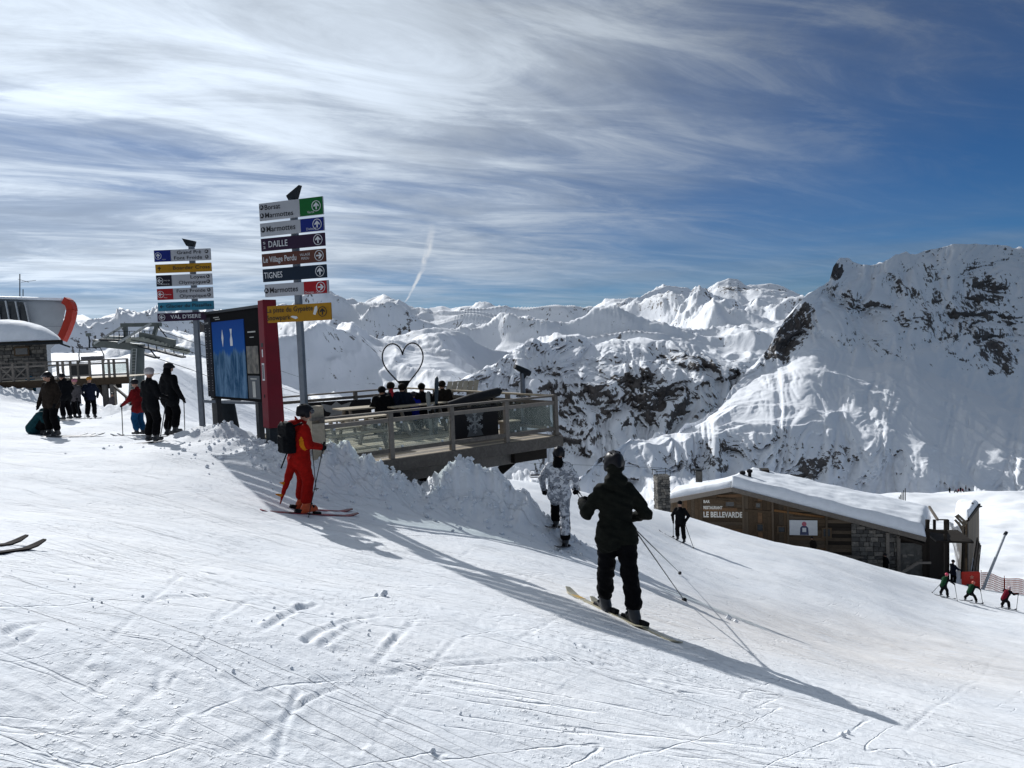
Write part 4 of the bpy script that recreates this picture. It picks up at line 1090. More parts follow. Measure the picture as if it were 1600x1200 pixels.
# lettering
def ltext(s, px, py, h, w):
    a = lp(px, py); text_obj('lettering', s, h, M_SIGNW, LG, (a[0], -.045, a[1]), width=w, bold=.035)
M_SIGNW = pmat('sign_white_paint', (.78, .76, .70), .5, 0, .05, 5)
ltext('BAR', 1099, 785.5, .20, .42); ltext('RESTAURANT', 1099, 795, .21, 1.25); ltext('LE BELLEVARDE', 1099, 807.5, .38, 2.55)
# banner with a small figure
a = lp(1233, 812); b = lp(1277, 836)
MB().box(((a[0] + b[0]) / 2, -.10, (a[1] + b[1]) / 2), (b[0] - a[0], .03, a[1] - b[1])).build('banner', M_WHITE, LG)
cx, cz = (a[0] + b[0]) / 2 + .05, (a[1] + b[1]) / 2
MB().prism([(cx - .28, b[1] + .02), (cx + .28, b[1] + .02), (cx + .25, cz), (cx + .14, cz + .12), (cx - .14, cz + .12), (cx - .25, cz)], -.122, -.118).build('printed_figure', pmat('print_navy', (.05, .06, .12), .6), LG)
MB().prism([(cx + .15 * math.cos(t * .7), cz + .25 + .17 * math.sin(t * .7)) for t in range(9)], -.122, -.118).build('printed_head', pmat('print_pink', (.45, .12, .16), .6), LG)
MB().box((cx, -.124, cz - .14), (.24, .004, .28)).build('printed_shirt', M_WHITE, LG)
# stones of the lower right wall
M_STONES = [pmat('stone_a', (.12, .115, .105), .85, 0, .3, 6, bump=.02, bscale=14), pmat('stone_b', (.075, .072, .068), .85, 0, .3, 6, bump=.02, bscale=14), pmat('stone_c', (.18, .165, .145), .85, 0, .3, 6, bump=.02, bscale=14)]
def stone_wall(parent, x0, x1, z0, topf, y, seed=1, hh=(.18, .34), ww=(.25, .6), Mx=None, depth=.16):
    r = random.Random(seed); z = z0
    while True:
        h = r.uniform(*hh); x = x0
        if z > max(topf(x0), topf(x1)): break
        while x < x1 - .04:
            w_ = min(r.uniform(*ww), x1 - x)
            if x1 - x - w_ < .12: w_ = x1 - x
            zt = min(z + h - .02, topf(x + w_ / 2) - .02)
            if zt > z + .05:
                j = lambda: r.uniform(-.02, .02)
                dy = r.uniform(0, .05); x_, X_ = x + .012, x + w_ - .012
                vs = [(x_ + j() * .4, y - dy, z + j() * .4), (X_ + j() * .4, y - dy + j(), z), (X_, y + depth, z), (x_, y + depth, z), (x_ + j() * .4, y - dy, zt + j() * .3), (X_ + j() * .4, y - dy + j(), zt), (X_, y + depth, zt), (x_, y + depth, zt)]
                if Mx is not None: vs = [Mx @ Vector(v) for v in vs]
                MB().hexa(vs).build('stone', r.choice(M_STONES), parent, bevel=.015)
            x += w_
        z += h
a = lp(1330, 850)[0]; b = lp(1402, 850)[0]
stone_wall(LG, a, b, BOT + 2.0, lambda x: verge(x) - .15, -.08, 3)
M_REND = pmat('grey_render', (.10, .098, .09), .9, 0, .3, 3, bump=.02, bscale=8)
a2 = lp(1404, 850)[0]; b2 = lp(1443, 850)[0]
MB().box(((a2 + b2) / 2, -.02, (BOT + verge(a2)) / 2 - .35), (b2 - a2, .16, verge(a2) - BOT - .7)).build('rendered_wall', M_REND, LG)
for k in range(9):
    MB().box((rl.uniform(a2 + .1, b2 - .1), -.11, lp(1420, rl.uniform(862, 885))[1]), (rl.uniform(.2, .4), .06, rl.uniform(.12, .22))).build('stone', rl.choice(M_STONES), LG, bevel=.02)
for px in (1386, 1403, 1443):
    x = lp(px, 850)[0]; MB().box((x, -.16, (BOT + verge(x)) / 2 - .1), (.2, .12, verge(x) - BOT - .2)).build('wall_post', M_WOOD if px < 1440 else M_WOODD, LG)
MB().bar((lp(1292, 862)[0], -.7, lp(1292, 862)[1]), (lp(1345, 866)[0], -.7, lp(1345, 866)[1]), .10, .10).build('terrace_rail', M_WOOD, LG)
MB().bar((lp(1404, 838)[0], -.35, verge(a2) - .25), (lp(1443, 838)[0], -.35, verge(b2) - .35), .14, .16).build('beam', M_WOODD, LG)
# roof
def W2L(px, py, d): return lworld(px, py, d)
RL0 = W2L(1043, 781, 52.6); RA0 = W2L(1143, 762, 51.6); RR0 = W2L(1446, 840, 49.0)
RL1 = W2L(1052, 769, 60.5); RA1 = W2L(1180, 746, 59.5); RR1 = W2L(1454, 806, 57.0)
def slab(a, b, c, d, t, name, mat, off=0.0):
    u = Vector((0, 0, 1)); vs = [p + u * (off - t) for p in (a, b, c, d)] + [p + u * off for p in (a, b, c, d)]
    return MB().hexa(vs).build(name, mat, LG)
slab(RL0, RA0, RA1, RL1, .22, 'roof', M_WOODD); slab(RA0, RR0, RR1, RA1, .22, 'roof', M_WOODD)
MB().bar(RL0 + Vector((0, -.08, -.10)), RA0 + Vector((0, -.08, -.10)), .08, .30).build('verge_board', M_WOOD, LG)
MB().bar(RA0 + Vector((0, -.08, -.10)), RR0 + Vector((0, -.08, -.10)), .08, .30).build('verge_board', M_WOOD, LG)
def snow_slab(a, b, c, d, t, name, parent, nu=70, nv=26, seed=1, round_=(1, 1, 1, 1), over=.12, rough=.10):
    """rounded blanket of snow over the quad a-b (front) d-c (back)"""
    U, V = np.meshgrid(np.linspace(0, 1, nu), np.linspace(0, 1, nv), indexing='ij')
    A, B, C, D = [np.array(p) for p in (a, b, c, d)]
    P = (A[None, None] * ((1 - U) * (1 - V))[..., None] + B * (U * (1 - V))[..., None] + C * (U * V)[..., None] + D * ((1 - U) * V)[..., None])
    Lu = np.linalg.norm(B - A); Lv = np.linalg.norm(D - A)
    def e(x, L, on):
        return np.where(on, np.clip(1 - (1 - np.clip(x * L / .45, 0, 1)) ** 2.6, 0, 1) ** .5, 1)
    f = e(V, Lv, round_[0]) * e(1 - V, Lv, round_[1]) * e(U, Lu, round_[2]) * e(1 - U, Lu, round_[3])
    nz = fbm(U * Lu * .5 + seed, V * Lv * .7, 4, .5, seed=seed) * rough
    P[..., 2] += f * (t + nz)
    # push the rim outwards so that it overhangs
    cen = P.mean((0, 1)); 
    P2 = np.concatenate([P, P * 1.0], 0)
    me = grid_mesh(name, P); o = link(name, me, M_SNOWCAP, parent)
    bm = bmesh.new(); bm.from_mesh(me)
    be = [ed for ed in bm.edges if ed.is_boundary]
    r_ = bmesh.ops.extrude_edge_only(bm, edges=be); vs = [v for v in r_['geom'] if isinstance(v, bmesh.types.BMVert)]
    for v in vs: v.co.z -= .12
    bmesh.ops.recalc_face_normals(bm, faces=bm.faces); bm.to_mesh(me); bm.free()
    me.polygons.foreach_set('use_smooth', [True] * len(me.polygons))
    return o
up = Vector((0, 0, .02))
snow_slab(RL0 + up, RA0 + up, RA1 + up, RL1 + up, .42, 'roof_snow', LG, 40, 26, 3, (1, 1, 1, 1))
snow_slab(RA0 + up + le * 0, RR0 + up, RR1 + up, RA1 + up, .78, 'roof_snow', LG, 90, 30, 8, (1, 1, 0, 1), rough=.09)
# chimneys and flues on the ridge
def lbox(name, c, d, mat, parent=LG, bevel=.01): return MB().box(c, d).build(name, mat, parent, bevel=bevel)
cb_ = W2L(1167, 756, 53.5)
ch = lbox('chimney', cb_ + Vector((0, 0, .05)), (.9, .6, .8), M_STONES[1], LG, .03)
for k, dx_ in enumerate((-.27, .20)):
    MB().tube([cb_ + Vector((dx_, 0, .4)), cb_ + Vector((dx_, 0, .66 + .12 * k)), cb_ + Vector((dx_, 0, .7 + .12 * k)), cb_ + Vector((dx_, 0, .86 + .12 * k)), cb_ + Vector((dx_, 0, .92 + .12 * k))], [.12, .12, .20, .20, .06], 12).build('flue', M_BLACK, ch, smooth=True)
cb_ = W2L(1189, 742, 58.5)
lbox('dormer', cb_ + Vector((0, 0, 0)), (1.15, .9, .9), M_WOODD); lbox('vent_pipe', cb_ + Vector((-.1, -.5, .25)), (.1, .1, .6), M_STEEL)
cb_ = W2L(1092, 744, 58.0)
lbox('chimney', cb_, (.5, .5, .85), M_STONES[1], LG, .03); lbox('chimney_cap', cb_ + Vector((0, 0, .52)), (.62, .62, .06), M_DSTEEL)
# free-standing stone chimney on the left
pc = at(1035, 800, 45.5); pc.z = gz(pc.x, pc.y)
ST = thing('stone_pillar', 'square rough stone pillar with a metal frame on top, left of the lodge', 'pillar', pc, R(8))
ht = at(1035, 741, 45.5).z - pc.z
MB().box((0, 0, ht / 2 - .4), (.66, .66, ht + .7)).build('core', M_STONES[1], ST)
for kk, ang_ in enumerate((0, 90, 180, 270)):
    stone_wall(ST, -.37, .37, -.5, lambda x: ht, -.37, 20 + kk, (.12, .2), (.14, .3), Matrix.Rotation(R(ang_), 3, 'Z'), .05)
fr_ = MB()
for x in (-.4, .4):
    for y in (-.4, .4): fr_.box((x, y, ht + .12), (.03, .03, .3))
for s_ in (-.4, .4):
    fr_.box((0, s_, ht + .27), (.95, .03, .03)); fr_.box((s_, 0, ht + .30), (.03, .95, .03))
fr_.build('metal_frame', M_DSTEEL, ST)
# porch on the right end
def pl(px, py, d): return W2L(px, py, d)
q = pl(1462, 845, 50.5)
PZ = pl(1462, 803, 50.5).z
yb = q.y
for (px, d, w_) in ((1449, 49.6, .2), (1477, 49.6, .16), (1460, 53, .16), (1481, 53.5, .14)):
    p0 = pl(px, 812, d); MB().box((p0.x, p0.y, (BOT + p0.z) / 2), (w_, w_, p0.z - BOT)).build('porch_post', M_WOODD, LG)
p0, p1 = pl(1446, 828, 49.6), pl(1480, 832, 49.6)
MB().bar(p0, p1, .14, .2).build('porch_beam', M_WOODD, LG)
p0, p1 = pl(1452, 792, 52), pl(1465, 812, 49.8)
MB().bar(p0, p1, .12, .16).build('porch_rafter', M_WOOD, LG)
p0, p1, p2 = pl(1463, 812, 50.4), pl(1481, 812, 50.4), pl(1481, 826, 50.4)
MB().bar(p0, p1, .07, .07).build('balcony_rail', M_WOODD, LG); MB().bar(p1, p2, .07, .07).build('balcony_rail', M_WOODD, LG)
q0 = pl(1446, 834, 52); q1 = pl(1480, 834, 54)
MB().hexa([(q0.x, q0.y, BOT), (q1.x, q1.y, BOT), (q1.x, q1.y + .2, BOT), (q0.x, q0.y + .2, BOT), (q0.x, q0.y, q0.z), (q1.x, q1.y, q1.z), (q1.x, q1.y + .2, q1.z), (q0.x, q0.y + .2, q0.z)]).build('porch_wall', M_WOODD, LG)
MB().box(((q0.x + q1.x) / 2, q0.y - 1.0, q0.z + .12), (q1.x - q0.x + .1, 3.0, .12)).build('balcony_floor', M_WOODD, LG)
MB().bar((lp(1396, 892)[0], -1.0, lp(1396, 892)[1]), (lp(1428, 872)[0], -1.0, lp(1428, 872)[1]), .12, .16).build('stair_stringer', M_WOOD, LG)
MB().bar((lp(1427, 873)[0], -.9, lp(1427, 873)[1]), (lp(1448, 873)[0], -.9, lp(1448, 873)[1]), .10, .12).build('handrail', M_WOOD, LG)

# ------------------------------------------------------------------ shed right of the lodge
sh0 = at(1507, 818, 54); shb = Vector((sh0.x, sh0.y, at(1507, 905, 54).z - 1.5))
SH = thing('shed', 'narrow weathered timber shed with snow on its steep roof, right of the lodge', 'building', shb)
def sp(px, py, d): return at(px, py, d) - shb
M_WG = wood('bleached_timber', (.17, .14, .105))
# end wall facing us (narrow), long wall receding to the right
a = sp(1504, 815, 54); b = sp(1513, 812, 53.6); c = sp(1530, 789, 59)
for k in range(4):
    f0, f1 = k / 4, (k + 1) / 4 - .03; p0 = a.lerp(b, f0); p1 = a.lerp(b, f1)
    MB().hexa([(p0.x, p0.y, -1), (p1.x, p1.y, -1), (p1.x, p1.y + .06, -1), (p0.x, p0.y + .06, -1), p0, p1, p1 + Vector((0, .06, 0)), p0 + Vector((0, .06, 0))]).build('plank', M_WOODD if k % 2 else M_WOODB, SH)
for k in range(16):
    f0, f1 = k / 16, (k + 1) / 16 - .008; p0 = b.lerp(c, f0); p1 = b.lerp(c, f1)
    MB().hexa([(p0.x, p0.y, -1), (p1.x, p1.y, -1), (p1.x - .06, p1.y, -1), (p0.x - .06, p0.y, -1), p0, p1, p1 - Vector((.06, 0, 0)), p0 - Vector((.06, 0, 0))]).build('plank', M_WG if rl.random() < .7 else M_WOOD, SH)
d_ = sp(1484, 800, 57); 
snow_slab(sp(1490, 822, 55.0), sp(1513, 810, 53.6), sp(1530, 789, 59.2), sp(1494, 790, 60), .55, 'roof_snow', SH, 30, 30, 5)
MB().bar(sp(1513, 812, 53.5), sp(1531, 789, 59.1), .1, .22).build('verge_board', M_WOODD, SH)
MB().bar(sp(1519, 786, 57), sp(1528, 793, 58.8), .08, .08).build('ridge_pole', M_WOODD, SH); MB().bar(sp(1527, 793, 58.8), sp(1534, 791, 59.0), .08, .08).build('ridge_pole', M_WOODD, SH)
for (p, q_) in (((1493, 806), (1508, 822)), ((1492, 812), (1508, 830)), ((1496, 804), (1511, 818)), ((1497, 816), (1509, 838))):
    MB().bar(sp(*p, 53.4), sp(*q_, 53.3), .05, .16).build('loose_plank', M_WG, SH)
for k in range(5):
    MB().bar(sp(1519 + k * 2.2, 893 + k, 54.2), sp(1527 + k * 1.4, 840 + k * 3, 55.2), .05, .12).build('leaning_plank', M_WOOD if k % 2 else M_WOODD, SH)
MB().bar(sp(1503, 905, 53), sp(1506, 826, 53), .1, .18).build('corner_post', M_WOODD, SH)
# drifted snow between the two buildings
A_ = at(1470, 905, 52.5); 
U, V = np.meshgrid(np.linspace(0, 1, 40), np.linspace(0, 1, 30), indexing='ij')
p00, p10, p11, p01 = [np.array(q) for q in (at(1476, 930, 53.0), at(1512, 935, 53.0), at(1500, 822, 60), at(1476, 812, 60))]
P = p00 * ((1 - U) * (1 - V))[..., None] + p10 * (U * (1 - V))[..., None] + p11 * (U * V)[..., None] + p01 * ((1 - U) * V)[..., None]
P[..., 1] += -1.3 * np.sin(V * np.pi) + .25 * fbm(U * 3, V * 3, 4, seed=8)
link('snow_drift', grid_mesh('snow_drift', P), M_SNOWCAP, kind='structure')

# ------------------------------------------------------------------ things right of the lodge
bx = at(1517, 918, 47); bx.z = gz(bx.x, bx.y)
PD = thing('safety_mat', 'bright red safety mat standing at the foot of the slanting white pole', 'mat', bx, R(-4))
hh = at(1517, 893, 47).z - bx.z
MB().box((0, 0, hh / 2 - .1), (1.05, .22, hh + .2)).build('padding', pmat('mat_red', (.50, .025, .012), .6, 0, .12, 3, bump=.02, bscale=3), PD, bevel=.05)
st_ = MB(); cx, cz = .0, hh * .68
for k in range(5):
    a = R(90 + 72 * k); b = R(90 + 72 * k + 144)
    st_.bar((.12 * math.cos(a), -.118, cz + .12 * math.sin(a)), (.12 * math.cos(b), -.118, cz + .12 * math.sin(b)), .004, .02)
st_.build('star_emblem', pmat('mat_print', (.65, .35, .25), .6), PD)
pp = at(1532, 900, 47.5); PO = thing('snow_gun_lance', 'long pale grey slanting tube rising right of the red mat', 'snow gun', pp)
MB().tube([(0, 0, -1.2), at(1571, 834, 50) - pp], [.09, .075], 10).build('lance_tube', pmat('pale_tube', (.40, .42, .44), .4, .2, .1, 4), PO, smooth=True)
MB().tube([at(1570, 835.5, 49.9) - pp, at(1572.5, 832, 50.1) - pp], [.10, .10], 10).build('nozzle_head', M_DSTEEL, PO)
nt = at(1560, 925, 49.5); NT_ = thing('safety_net', 'red mesh safety net strung behind the skiing children', 'net', nt)
nm = MB()
def npnt(f, h):
    p = at(1533 + f * 110, 917 + f * 14, 49.5 + 4 * f); p.z = gz(p.x, p.y) + h + .1 * math.sin(f * 14) * (h > .1); return p - nt
for k in range(9): nm.tube([npnt(j / 24, k * .14) for j in range(25)], .022, 3, False)
for k in range(60): nm.tube([npnt(k / 59, 0), npnt(k / 59, 1.12)], .020, 3, False)
o = nm.build('netting', pmat('net_red', (.55, .06, .02), .7), NT_, kind='stuff')
for f in (0, .33, .66, 1): MB().tube([npnt(f, -.4), npnt(f, 1.3)], .02, 6).build('net_post', pmat('net_post_red', (.35, .03, .03), .5), NT_)
# row of snow poles on the plateau
for k, (px, top, bot) in enumerate(((1405, 776, 783), (1407.3, 773, 782), (1409.5, 769, 781), (1412, 766, 781), (1414.5, 763, 779))):
    p = at(px, bot, 150 + k * 3); o = MB().tube([(0, 0, -2.2), at(px, top, 150 + k * 3) - p], .09, 6).build('marker_pole', M_DSTEEL, None, p)
    tag(o, ('leftmost', 'second', 'middle', 'fourth', 'rightmost tallest')[k] + ' of five thin dark poles on the plateau behind the lodge roof', 'pole', 'dark poles on the snow plateau')
# ------------------------------------------------------------------ left side: stone hut, timber terrace, lift station, chairlift
def loc_fn(o): return lambda px, py, d: at(px, py, d) - o
hb = at(40, 600, 50); hb.z = gz(hb.x, hb.y)
HU = thing('stone_hut', 'stone hut with a dome of snow on its roof at the left edge', 'building', hb)
q = loc_fn(hb)
zb_ = q(40, 606, 50).z; x0, x1 = q(-60, 560, 50).x, q(73, 560, 50).x; yf = q(40, 560, 50).y
z0_, z1_ = q(40, 600, 50).z, q(40, 537, 50).z
MB().box(((x0 + x1) / 2, yf + 2.6, (z0_ + z1_) / 2), (x1 - x0, 5.0, z1_ - z0_)).build('wall', M_STONES[1], HU)
stone_wall(HU, x0 + 1.2 - 0, x1 + .05, z0_ + .3, lambda x: z1_, yf + .02, 41, (.16, .3), (.22, .55))
wz = q(34, 549, 50)
MB().box((wz.x, yf - .06, wz.z), (1.0, .08, .62)).build('window', M_WOODB, HU); MB().box((wz.x, yf - .11, wz.z), (.78, .03, .40)).build('pane', M_PANE, HU)
rx1 = q(98, 536, 50).x
MB().box(((x0 + rx1) / 2, yf + 2.2, z1_ + .06), (rx1 - x0, 7.0, .16)).build('roof', M_WOODD, HU)
MB().tube([(x0, yf - 1.3, z1_ + .02), (rx1, yf - 1.3, z1_ - .06)], .07, 8).build('gutter', M_DSTEEL, HU)
MB().bar((rx1 - .3, yf - 1.2, z1_ - .05), (rx1 + .45, yf - 1.2, z1_ - .35), .08, .10).build('gutter_spout', M_DSTEEL, HU)
# dome of snow
U, V = np.meshgrid(np.linspace(0, 1, 70), np.linspace(0, 1, 40), indexing='ij')
X = x0 + U * (rx1 - .12 - x0); Y = yf - 1.2 + V * 6.8
cx_ = x0 + (rx1 - x0) * .34
prof = np.clip(1 - np.abs((X - cx_) / (rx1 - .1 - cx_)) ** 2.2, 0, 1) ** .62
pv_ = np.clip(1 - np.abs(2 * V - 1) ** 4, 0, 1) ** .6
Zs = z1_ + .13 + prof * pv_ * 1.55 + .05 * fbm(X * .8, Y * .8, 3, seed=4)
link('roof_snow', grid_mesh('roof_snow', np.stack([X, Y, Zs], -1)), M_SNOWCAP, HU)

# the side wall runs straight away from the camera: sheared plan
for o in list(HU.children):
    me = o.data
    for v in me.vertices: v.co.x += (v.co.y - yf) * (hb.x / hb.y) * .97
# timber terrace in front of the hut
tb = at(100, 600, 46); tb.z = gz(tb.x, tb.y)
TE = thing('timber_terrace', 'timber terrace with a slatted railing in front of the stone hut', 'terrace', tb)
q = loc_fn(tb)
def L_(f, py0, py1, d=46): return None
def tpnt(px, h):       # point on the terrace front line, h metres above the terrace floor
    f = (px + 20) / 222.0; d = 44.5 + 2.0 * f; p = at(px, 600 - f * 0, d); p.z = TFL + h; return p - tb
TFL = at(100, 591, 45.5).z
MB().bar(tpnt(-20, 1.0), tpnt(202, 1.0), .12, .07).build('handrail', M_WOOD, TE)
MB().bar(tpnt(-20, .78), tpnt(202, .78), .05, .10).build('rail', M_WOOD, TE); MB().bar(tpnt(-20, .10), tpnt(202, .10), .05, .10).build('rail', M_WOOD, TE)
for px in (-18, 1, 22, 45, 74, 92, 100, 112, 124, 142, 163, 172, 180, 201):
    MB().bar(tpnt(px, -.15), tpnt(px, 1.0), .11, .11, (0, 1, 0)).build('rail_post', M_WOOD, TE)
for pa, pb in ((2, 20), (24, 43)):
    a, b, c, d = tpnt(pa, .12), tpnt(pb, .12), tpnt(pb, .74), tpnt(pa, .74)
    MB().bar(a, c, .05, .06).build('cross_brace', M_WOOD, TE); MB().bar(b, d, .04, .06).build('cross_brace', M_WOOD, TE)
for pa, pb in ((182, 199), (164, 179)):
    MB().bar(tpnt(pa, .45), tpnt(pb, .45), .01, .55).build('glass_panel', M_GLASS, TE)
a, b = tpnt(113, .46), tpnt(141, .46)
MB().bar(a, b, .06, .62).build('dark_sign_panel', pmat('terrace_sign', (.02, .018, .016), .5), TE)
MB().bar(tpnt(-20, -.28), tpnt(202, -.28), .16, .42).build('fascia_beam', M_WOODB, TE)
a, b = tpnt(-20, -.08), tpnt(202, -.08); off = Vector((0, 4.0, 0))
for k in range(14):
    o2 = Vector((0, .15 + .3 * k, 0)); MB().bar(a + o2, b + o2, .28, .04).build('deck_plank', M_WOODL, TE)
MB().bar(tpnt(75, -.62), tpnt(186, -.62) + Vector((0, .3, 0)), .2, .26).build('floor_beam', M_WOODD, TE)
for px in (45, 120, 164, 176):
    p = tpnt(px, -.5); MB().bar(p, Vector((p.x, p.y, -1.5)), .26, .26, (0, 1, 0)).build('support_post', M_WOOD, TE)
MB().bar(tpnt(150, -.45), tpnt(164, -1.3), .14, .2).build('brace', M_WOODD, TE)
# stair rail going down to the right
sb = at(205, 620, 40); sb.z = gz(sb.x, sb.y)
SR = thing('stair_rail', 'sloping timber handrails of the stairs below the left terrace', 'handrail', sb)
q = loc_fn(sb)
for dy in (0, 1.0):
    MB().bar(q(178, 604, 40 + dy), q(214, 634, 37 + dy), .08, .12).build('rail', M_WOOD if dy else M_WOODD, SR)
    for px, py, d in ((180, 606, 40), (197, 620, 38.5), (213, 633, 37)):
        p = q(px, py, d + dy); MB().bar(p, p - Vector((0, 0, 1.0)), .09, .09, (0, 1, 0)).build('post', M_WOOD, SR)

# lift station: rounded pale shell with a red rim --------------------------------
sb = at(50, 560, 112); ST2 = thing('lift_station', 'rounded pale grey lift station with dark windows and a red rim', 'building', sb)
q = loc_fn(sb)
M_SHELL = pmat('station_shell', (.42, .44, .46), .45, 0, .06, .6); M_SRED = pmat('station_red', (.40, .03, .015), .5, 0, .1, 1)
prof = [(-140, 464, -140, 556), (0, 463, 0, 556), (60, 464.5, 60, 552), (88, 467, 84, 545), (106, 470, 97, 530)]
top = [(-140, 466), (-60, 463), (0, 463), (40, 463.5), (75, 466.5), (105, 470.5)]
def shell_pt(f, g, d0=104, depth=16):
    """f along the building, g round the section: 0 bottom front, 1 top back"""
    xs = [-140, 0, 60, 88, 106]; tp_ = [463, 463, 464.5, 467, 470.5]; bt = [560, 560, 556, 545, 531]
    px = np.interp(f, [0, .5, .75, .9, 1], xs)
    t, b = np.interp(px, xs, tp_), np.interp(px, xs, bt)
    s_ = min(g / .8, 1.0)
    py = b + (t - b) * math.sin(s_ * math.pi / 2) ** .9
    pull = 12 * (1 - s_) ** 1.5 * (f ** 3)          # lower part draws in towards the left at the nose
    d = d0 + 1.2 * (1 - math.cos(s_ * math.pi / 2)) * 3 + max(0, g - .8) / .2 * depth
    return px - pull, py - 1.2 * 0, d
nf, ng = 40, 24
P = np.zeros((nf, ng, 3))
for i in range(nf):
    for j in range(ng):
        P[i, j] = q(*shell_pt(i / (nf - 1), j / (ng - 1)))
P[:, 19:, 2] = P[:, 19:20, 2] + np.linspace(0, -.5, ng - 19)[None]
link('shell', grid_mesh('shell', P), M_SHELL, ST2)
# red rim: a thick band following the nose
rim = []
for j in range(20):
    py = 531 - j / 19 * 61.0; px = np.interp(py, [470, 473, 478, 486, 500, 515, 524, 531], [103, 108.5, 111.5, 112.5, 109.5, 104, 100, 96.5])
    rim.append(q(px, py, 103.6 + .08 * j))
m1 = MB()
for j in range(19):
    m1.bar(rim[j], rim[j + 1] + (rim[j + 1] - rim[j]) * .12, .95, 1.1, (0, 1, 0))
m1.build('red_rim', M_SRED, ST2)
for i, (u0, u1, t0, t1) in enumerate(((-30, -2, 470, 500), (0, 11, 470, 500), (14.5, 27, 471, 502), (30, 42, 472, 504))):
    vs = []
    for (px, py, dd) in ((u0, t1 + 2, -.25), (u1 + 4, t1 + 2, -.25), (u1 - 2 + (2 if i < 3 else -6), t0, -.1), (u0 - 6, t0, -.1)): vs.append(q(px, py, 104.4 + dd + (500 - py) * .03))
    b4 = [v + Vector((0, .25, 0)) for v in vs]
    MB().hexa(vs + b4).build('window', M_PANE, ST2)
for px, pt in ((-2, 470), (12.5, 470), (28, 471), (43, 473)):
    MB().bar(q(px + 3, 505, 103.9), q(px - 4, pt, 104.6), .16, .16, (0, 1, 0)).build('window_rib', M_SHELL, ST2)
m1 = MB()
for px in (75,): m1.bar(q(px, 466, 106.8), q(px, 530, 103.8), .05, .05, (0, 1, 0))
m1.build('panel_joint', M_STEEL, ST2)
MB().bar(q(28, 510, 103.6), q(99, 510, 103.8), .05, .05).build('panel_joint', M_STEEL, ST2)
MB().bar(q(-140, 462, 106), q(100, 468, 107), 1.5, .35).build('roof_snow', M_SNOWCAP, ST2)
ab = q(31, 463, 110)
MB().tube([ab, q(31, 428, 110)], .07, 6).build('antenna', M_DSTEEL, ST2); MB().tube([q(36, 463, 110), q(36, 452, 110)], .06, 6).build('antenna', M_DSTEEL, ST2)
MB().bar(q(28, 436, 110), q(45, 441, 110), .05, .05).build('antenna_arm', M_DSTEEL, ST2); MB().bar(q(33, 441, 110), q(56, 438, 110), .05, .05).build('antenna_arm', M_DSTEEL, ST2)
MB().box(q(-40, 590, 112), (18, 8, 9)).build('base', M_SHELL, ST2)

# lift tower with its roller batteries ---------------------------------------------
tb = at(214, 612, 62); tb.z -= 3.5
TW = thing('lift_tower', 'grey chairlift tower with long batteries of rollers and walkways', 'lift tower', tb)
q = loc_fn(tb); M_TG = pmat('tower_paint', (.10, .115, .11), .5, .3, .15, 1.5)
MB().tube([q(213, 640, 62), q(215, 541, 62)], [.62, .50], 18).build('column', M_TG, TW, smooth=True)
ld_ = MB()
a, b = q(201.5, 640, 61.2), q(206.5, 545, 61.2)
ld_.bar(a, b, .05, .05, (0, 1, 0)); ld_.bar(a + Vector((.35, 0, 0)), b + Vector((.35, 0, 0)), .05, .05, (0, 1, 0))
for k in range(22): p = a.lerp(b, k / 21); ld_.bar(p, p + Vector((.35, 0, 0)), .03, .03)
ld_.build('ladder', pmat('galv_light', (.36, .38, .38), .5, .3), TW)
MB().bar(q(150, 536, 63), q(222, 543, 62), .7, .55).build('cross_arm', M_TG, TW)
MB().bar(q(168, 529, 66), q(200, 530, 62), .5, .45).build('cross_arm', M_TG, TW)
MB().bar(q(219, 525, 61), q(273, 537, 59.5), .25, .62).build('roller_beam', M_TG, TW)
for k in range(13):
    f = k / 12; px = 201 + f * 91 ; py = 531 + (0 if f < .25 else (f - .25) / .75 * 18)
    c = q(px, py, 61 - f * 1.4 - .3)
    MB().tube([c + Vector((0, -.09, 0)), c + Vector((0, .09, 0))], [.23, .23], 14).build('roller', pmat('roller_grey', (.30, .31, .27), .5), TW)
MB().bar(q(219, 541, 61), q(287, 558, 59.5), .5, .12).build('walkway', M_DSTEEL, TW)
for px, py, h in ((232, 544, 12), (245, 547, 14), (258, 550, 12), (272, 554, 12), (287, 557, 14)):
    p = q(px, py, 60.3); MB().bar(p, p + Vector((0, 0, h / 1200 * 60)), .06, .06, (0, 1, 0)).build('walkway_stanchion', M_DSTEEL, TW)
MB().bar(q(219, 551, 65), q(246, 559, 64), .5, .14).build('walkway', M_DSTEEL, TW)
MB().bar(q(233, 544, 60.5), q(244, 558, 60.5), .08, .08).build('brace', M_DSTEEL, TW)
MB().bar(q(190, 508, 62), q(251, 507, 61), .3, .30).build('service_beam', M_TG, TW)
MB().bar(q(147, 537, 62.5), q(198, 506, 62), .12, .16).build('inclined_tube', pmat('galv_light', (.4, .4, .4)), TW)
MB().bar(q(184, 536, 60), q(236, 505, 60), .12, .16).build('inclined_tube', pmat('galv_light', (.4, .4, .4)), TW)
MB().bar(q(246, 507, 61), q(240, 526, 61), .25, .3, (0, 1, 0)).build('mast', M_TG, TW); MB().bar(q(196, 508, 62), q(197, 532, 62), .25, .3, (0, 1, 0)).build('mast', M_TG, TW)
MB().bar(q(247, 510, 61), q(262, 529, 60.5), .06, .06).build('stay', M_DSTEEL, TW)
for k in range(9):
    px = 178 + k * 8; MB().bar(q(px, 531, 61.5), q(px, 517, 61.5), .04, .04, (0, 1, 0)).build('walkway_stanchion', M_DSTEEL, TW)
MB().bar(q(178, 518, 61.5), q(242, 517, 61.5), .04, .04).build('handrail', M_DSTEEL, TW); MB().bar(q(160, 531, 62), q(222, 533, 61.5), .8, .16).build('walkway', M_DSTEEL, TW)
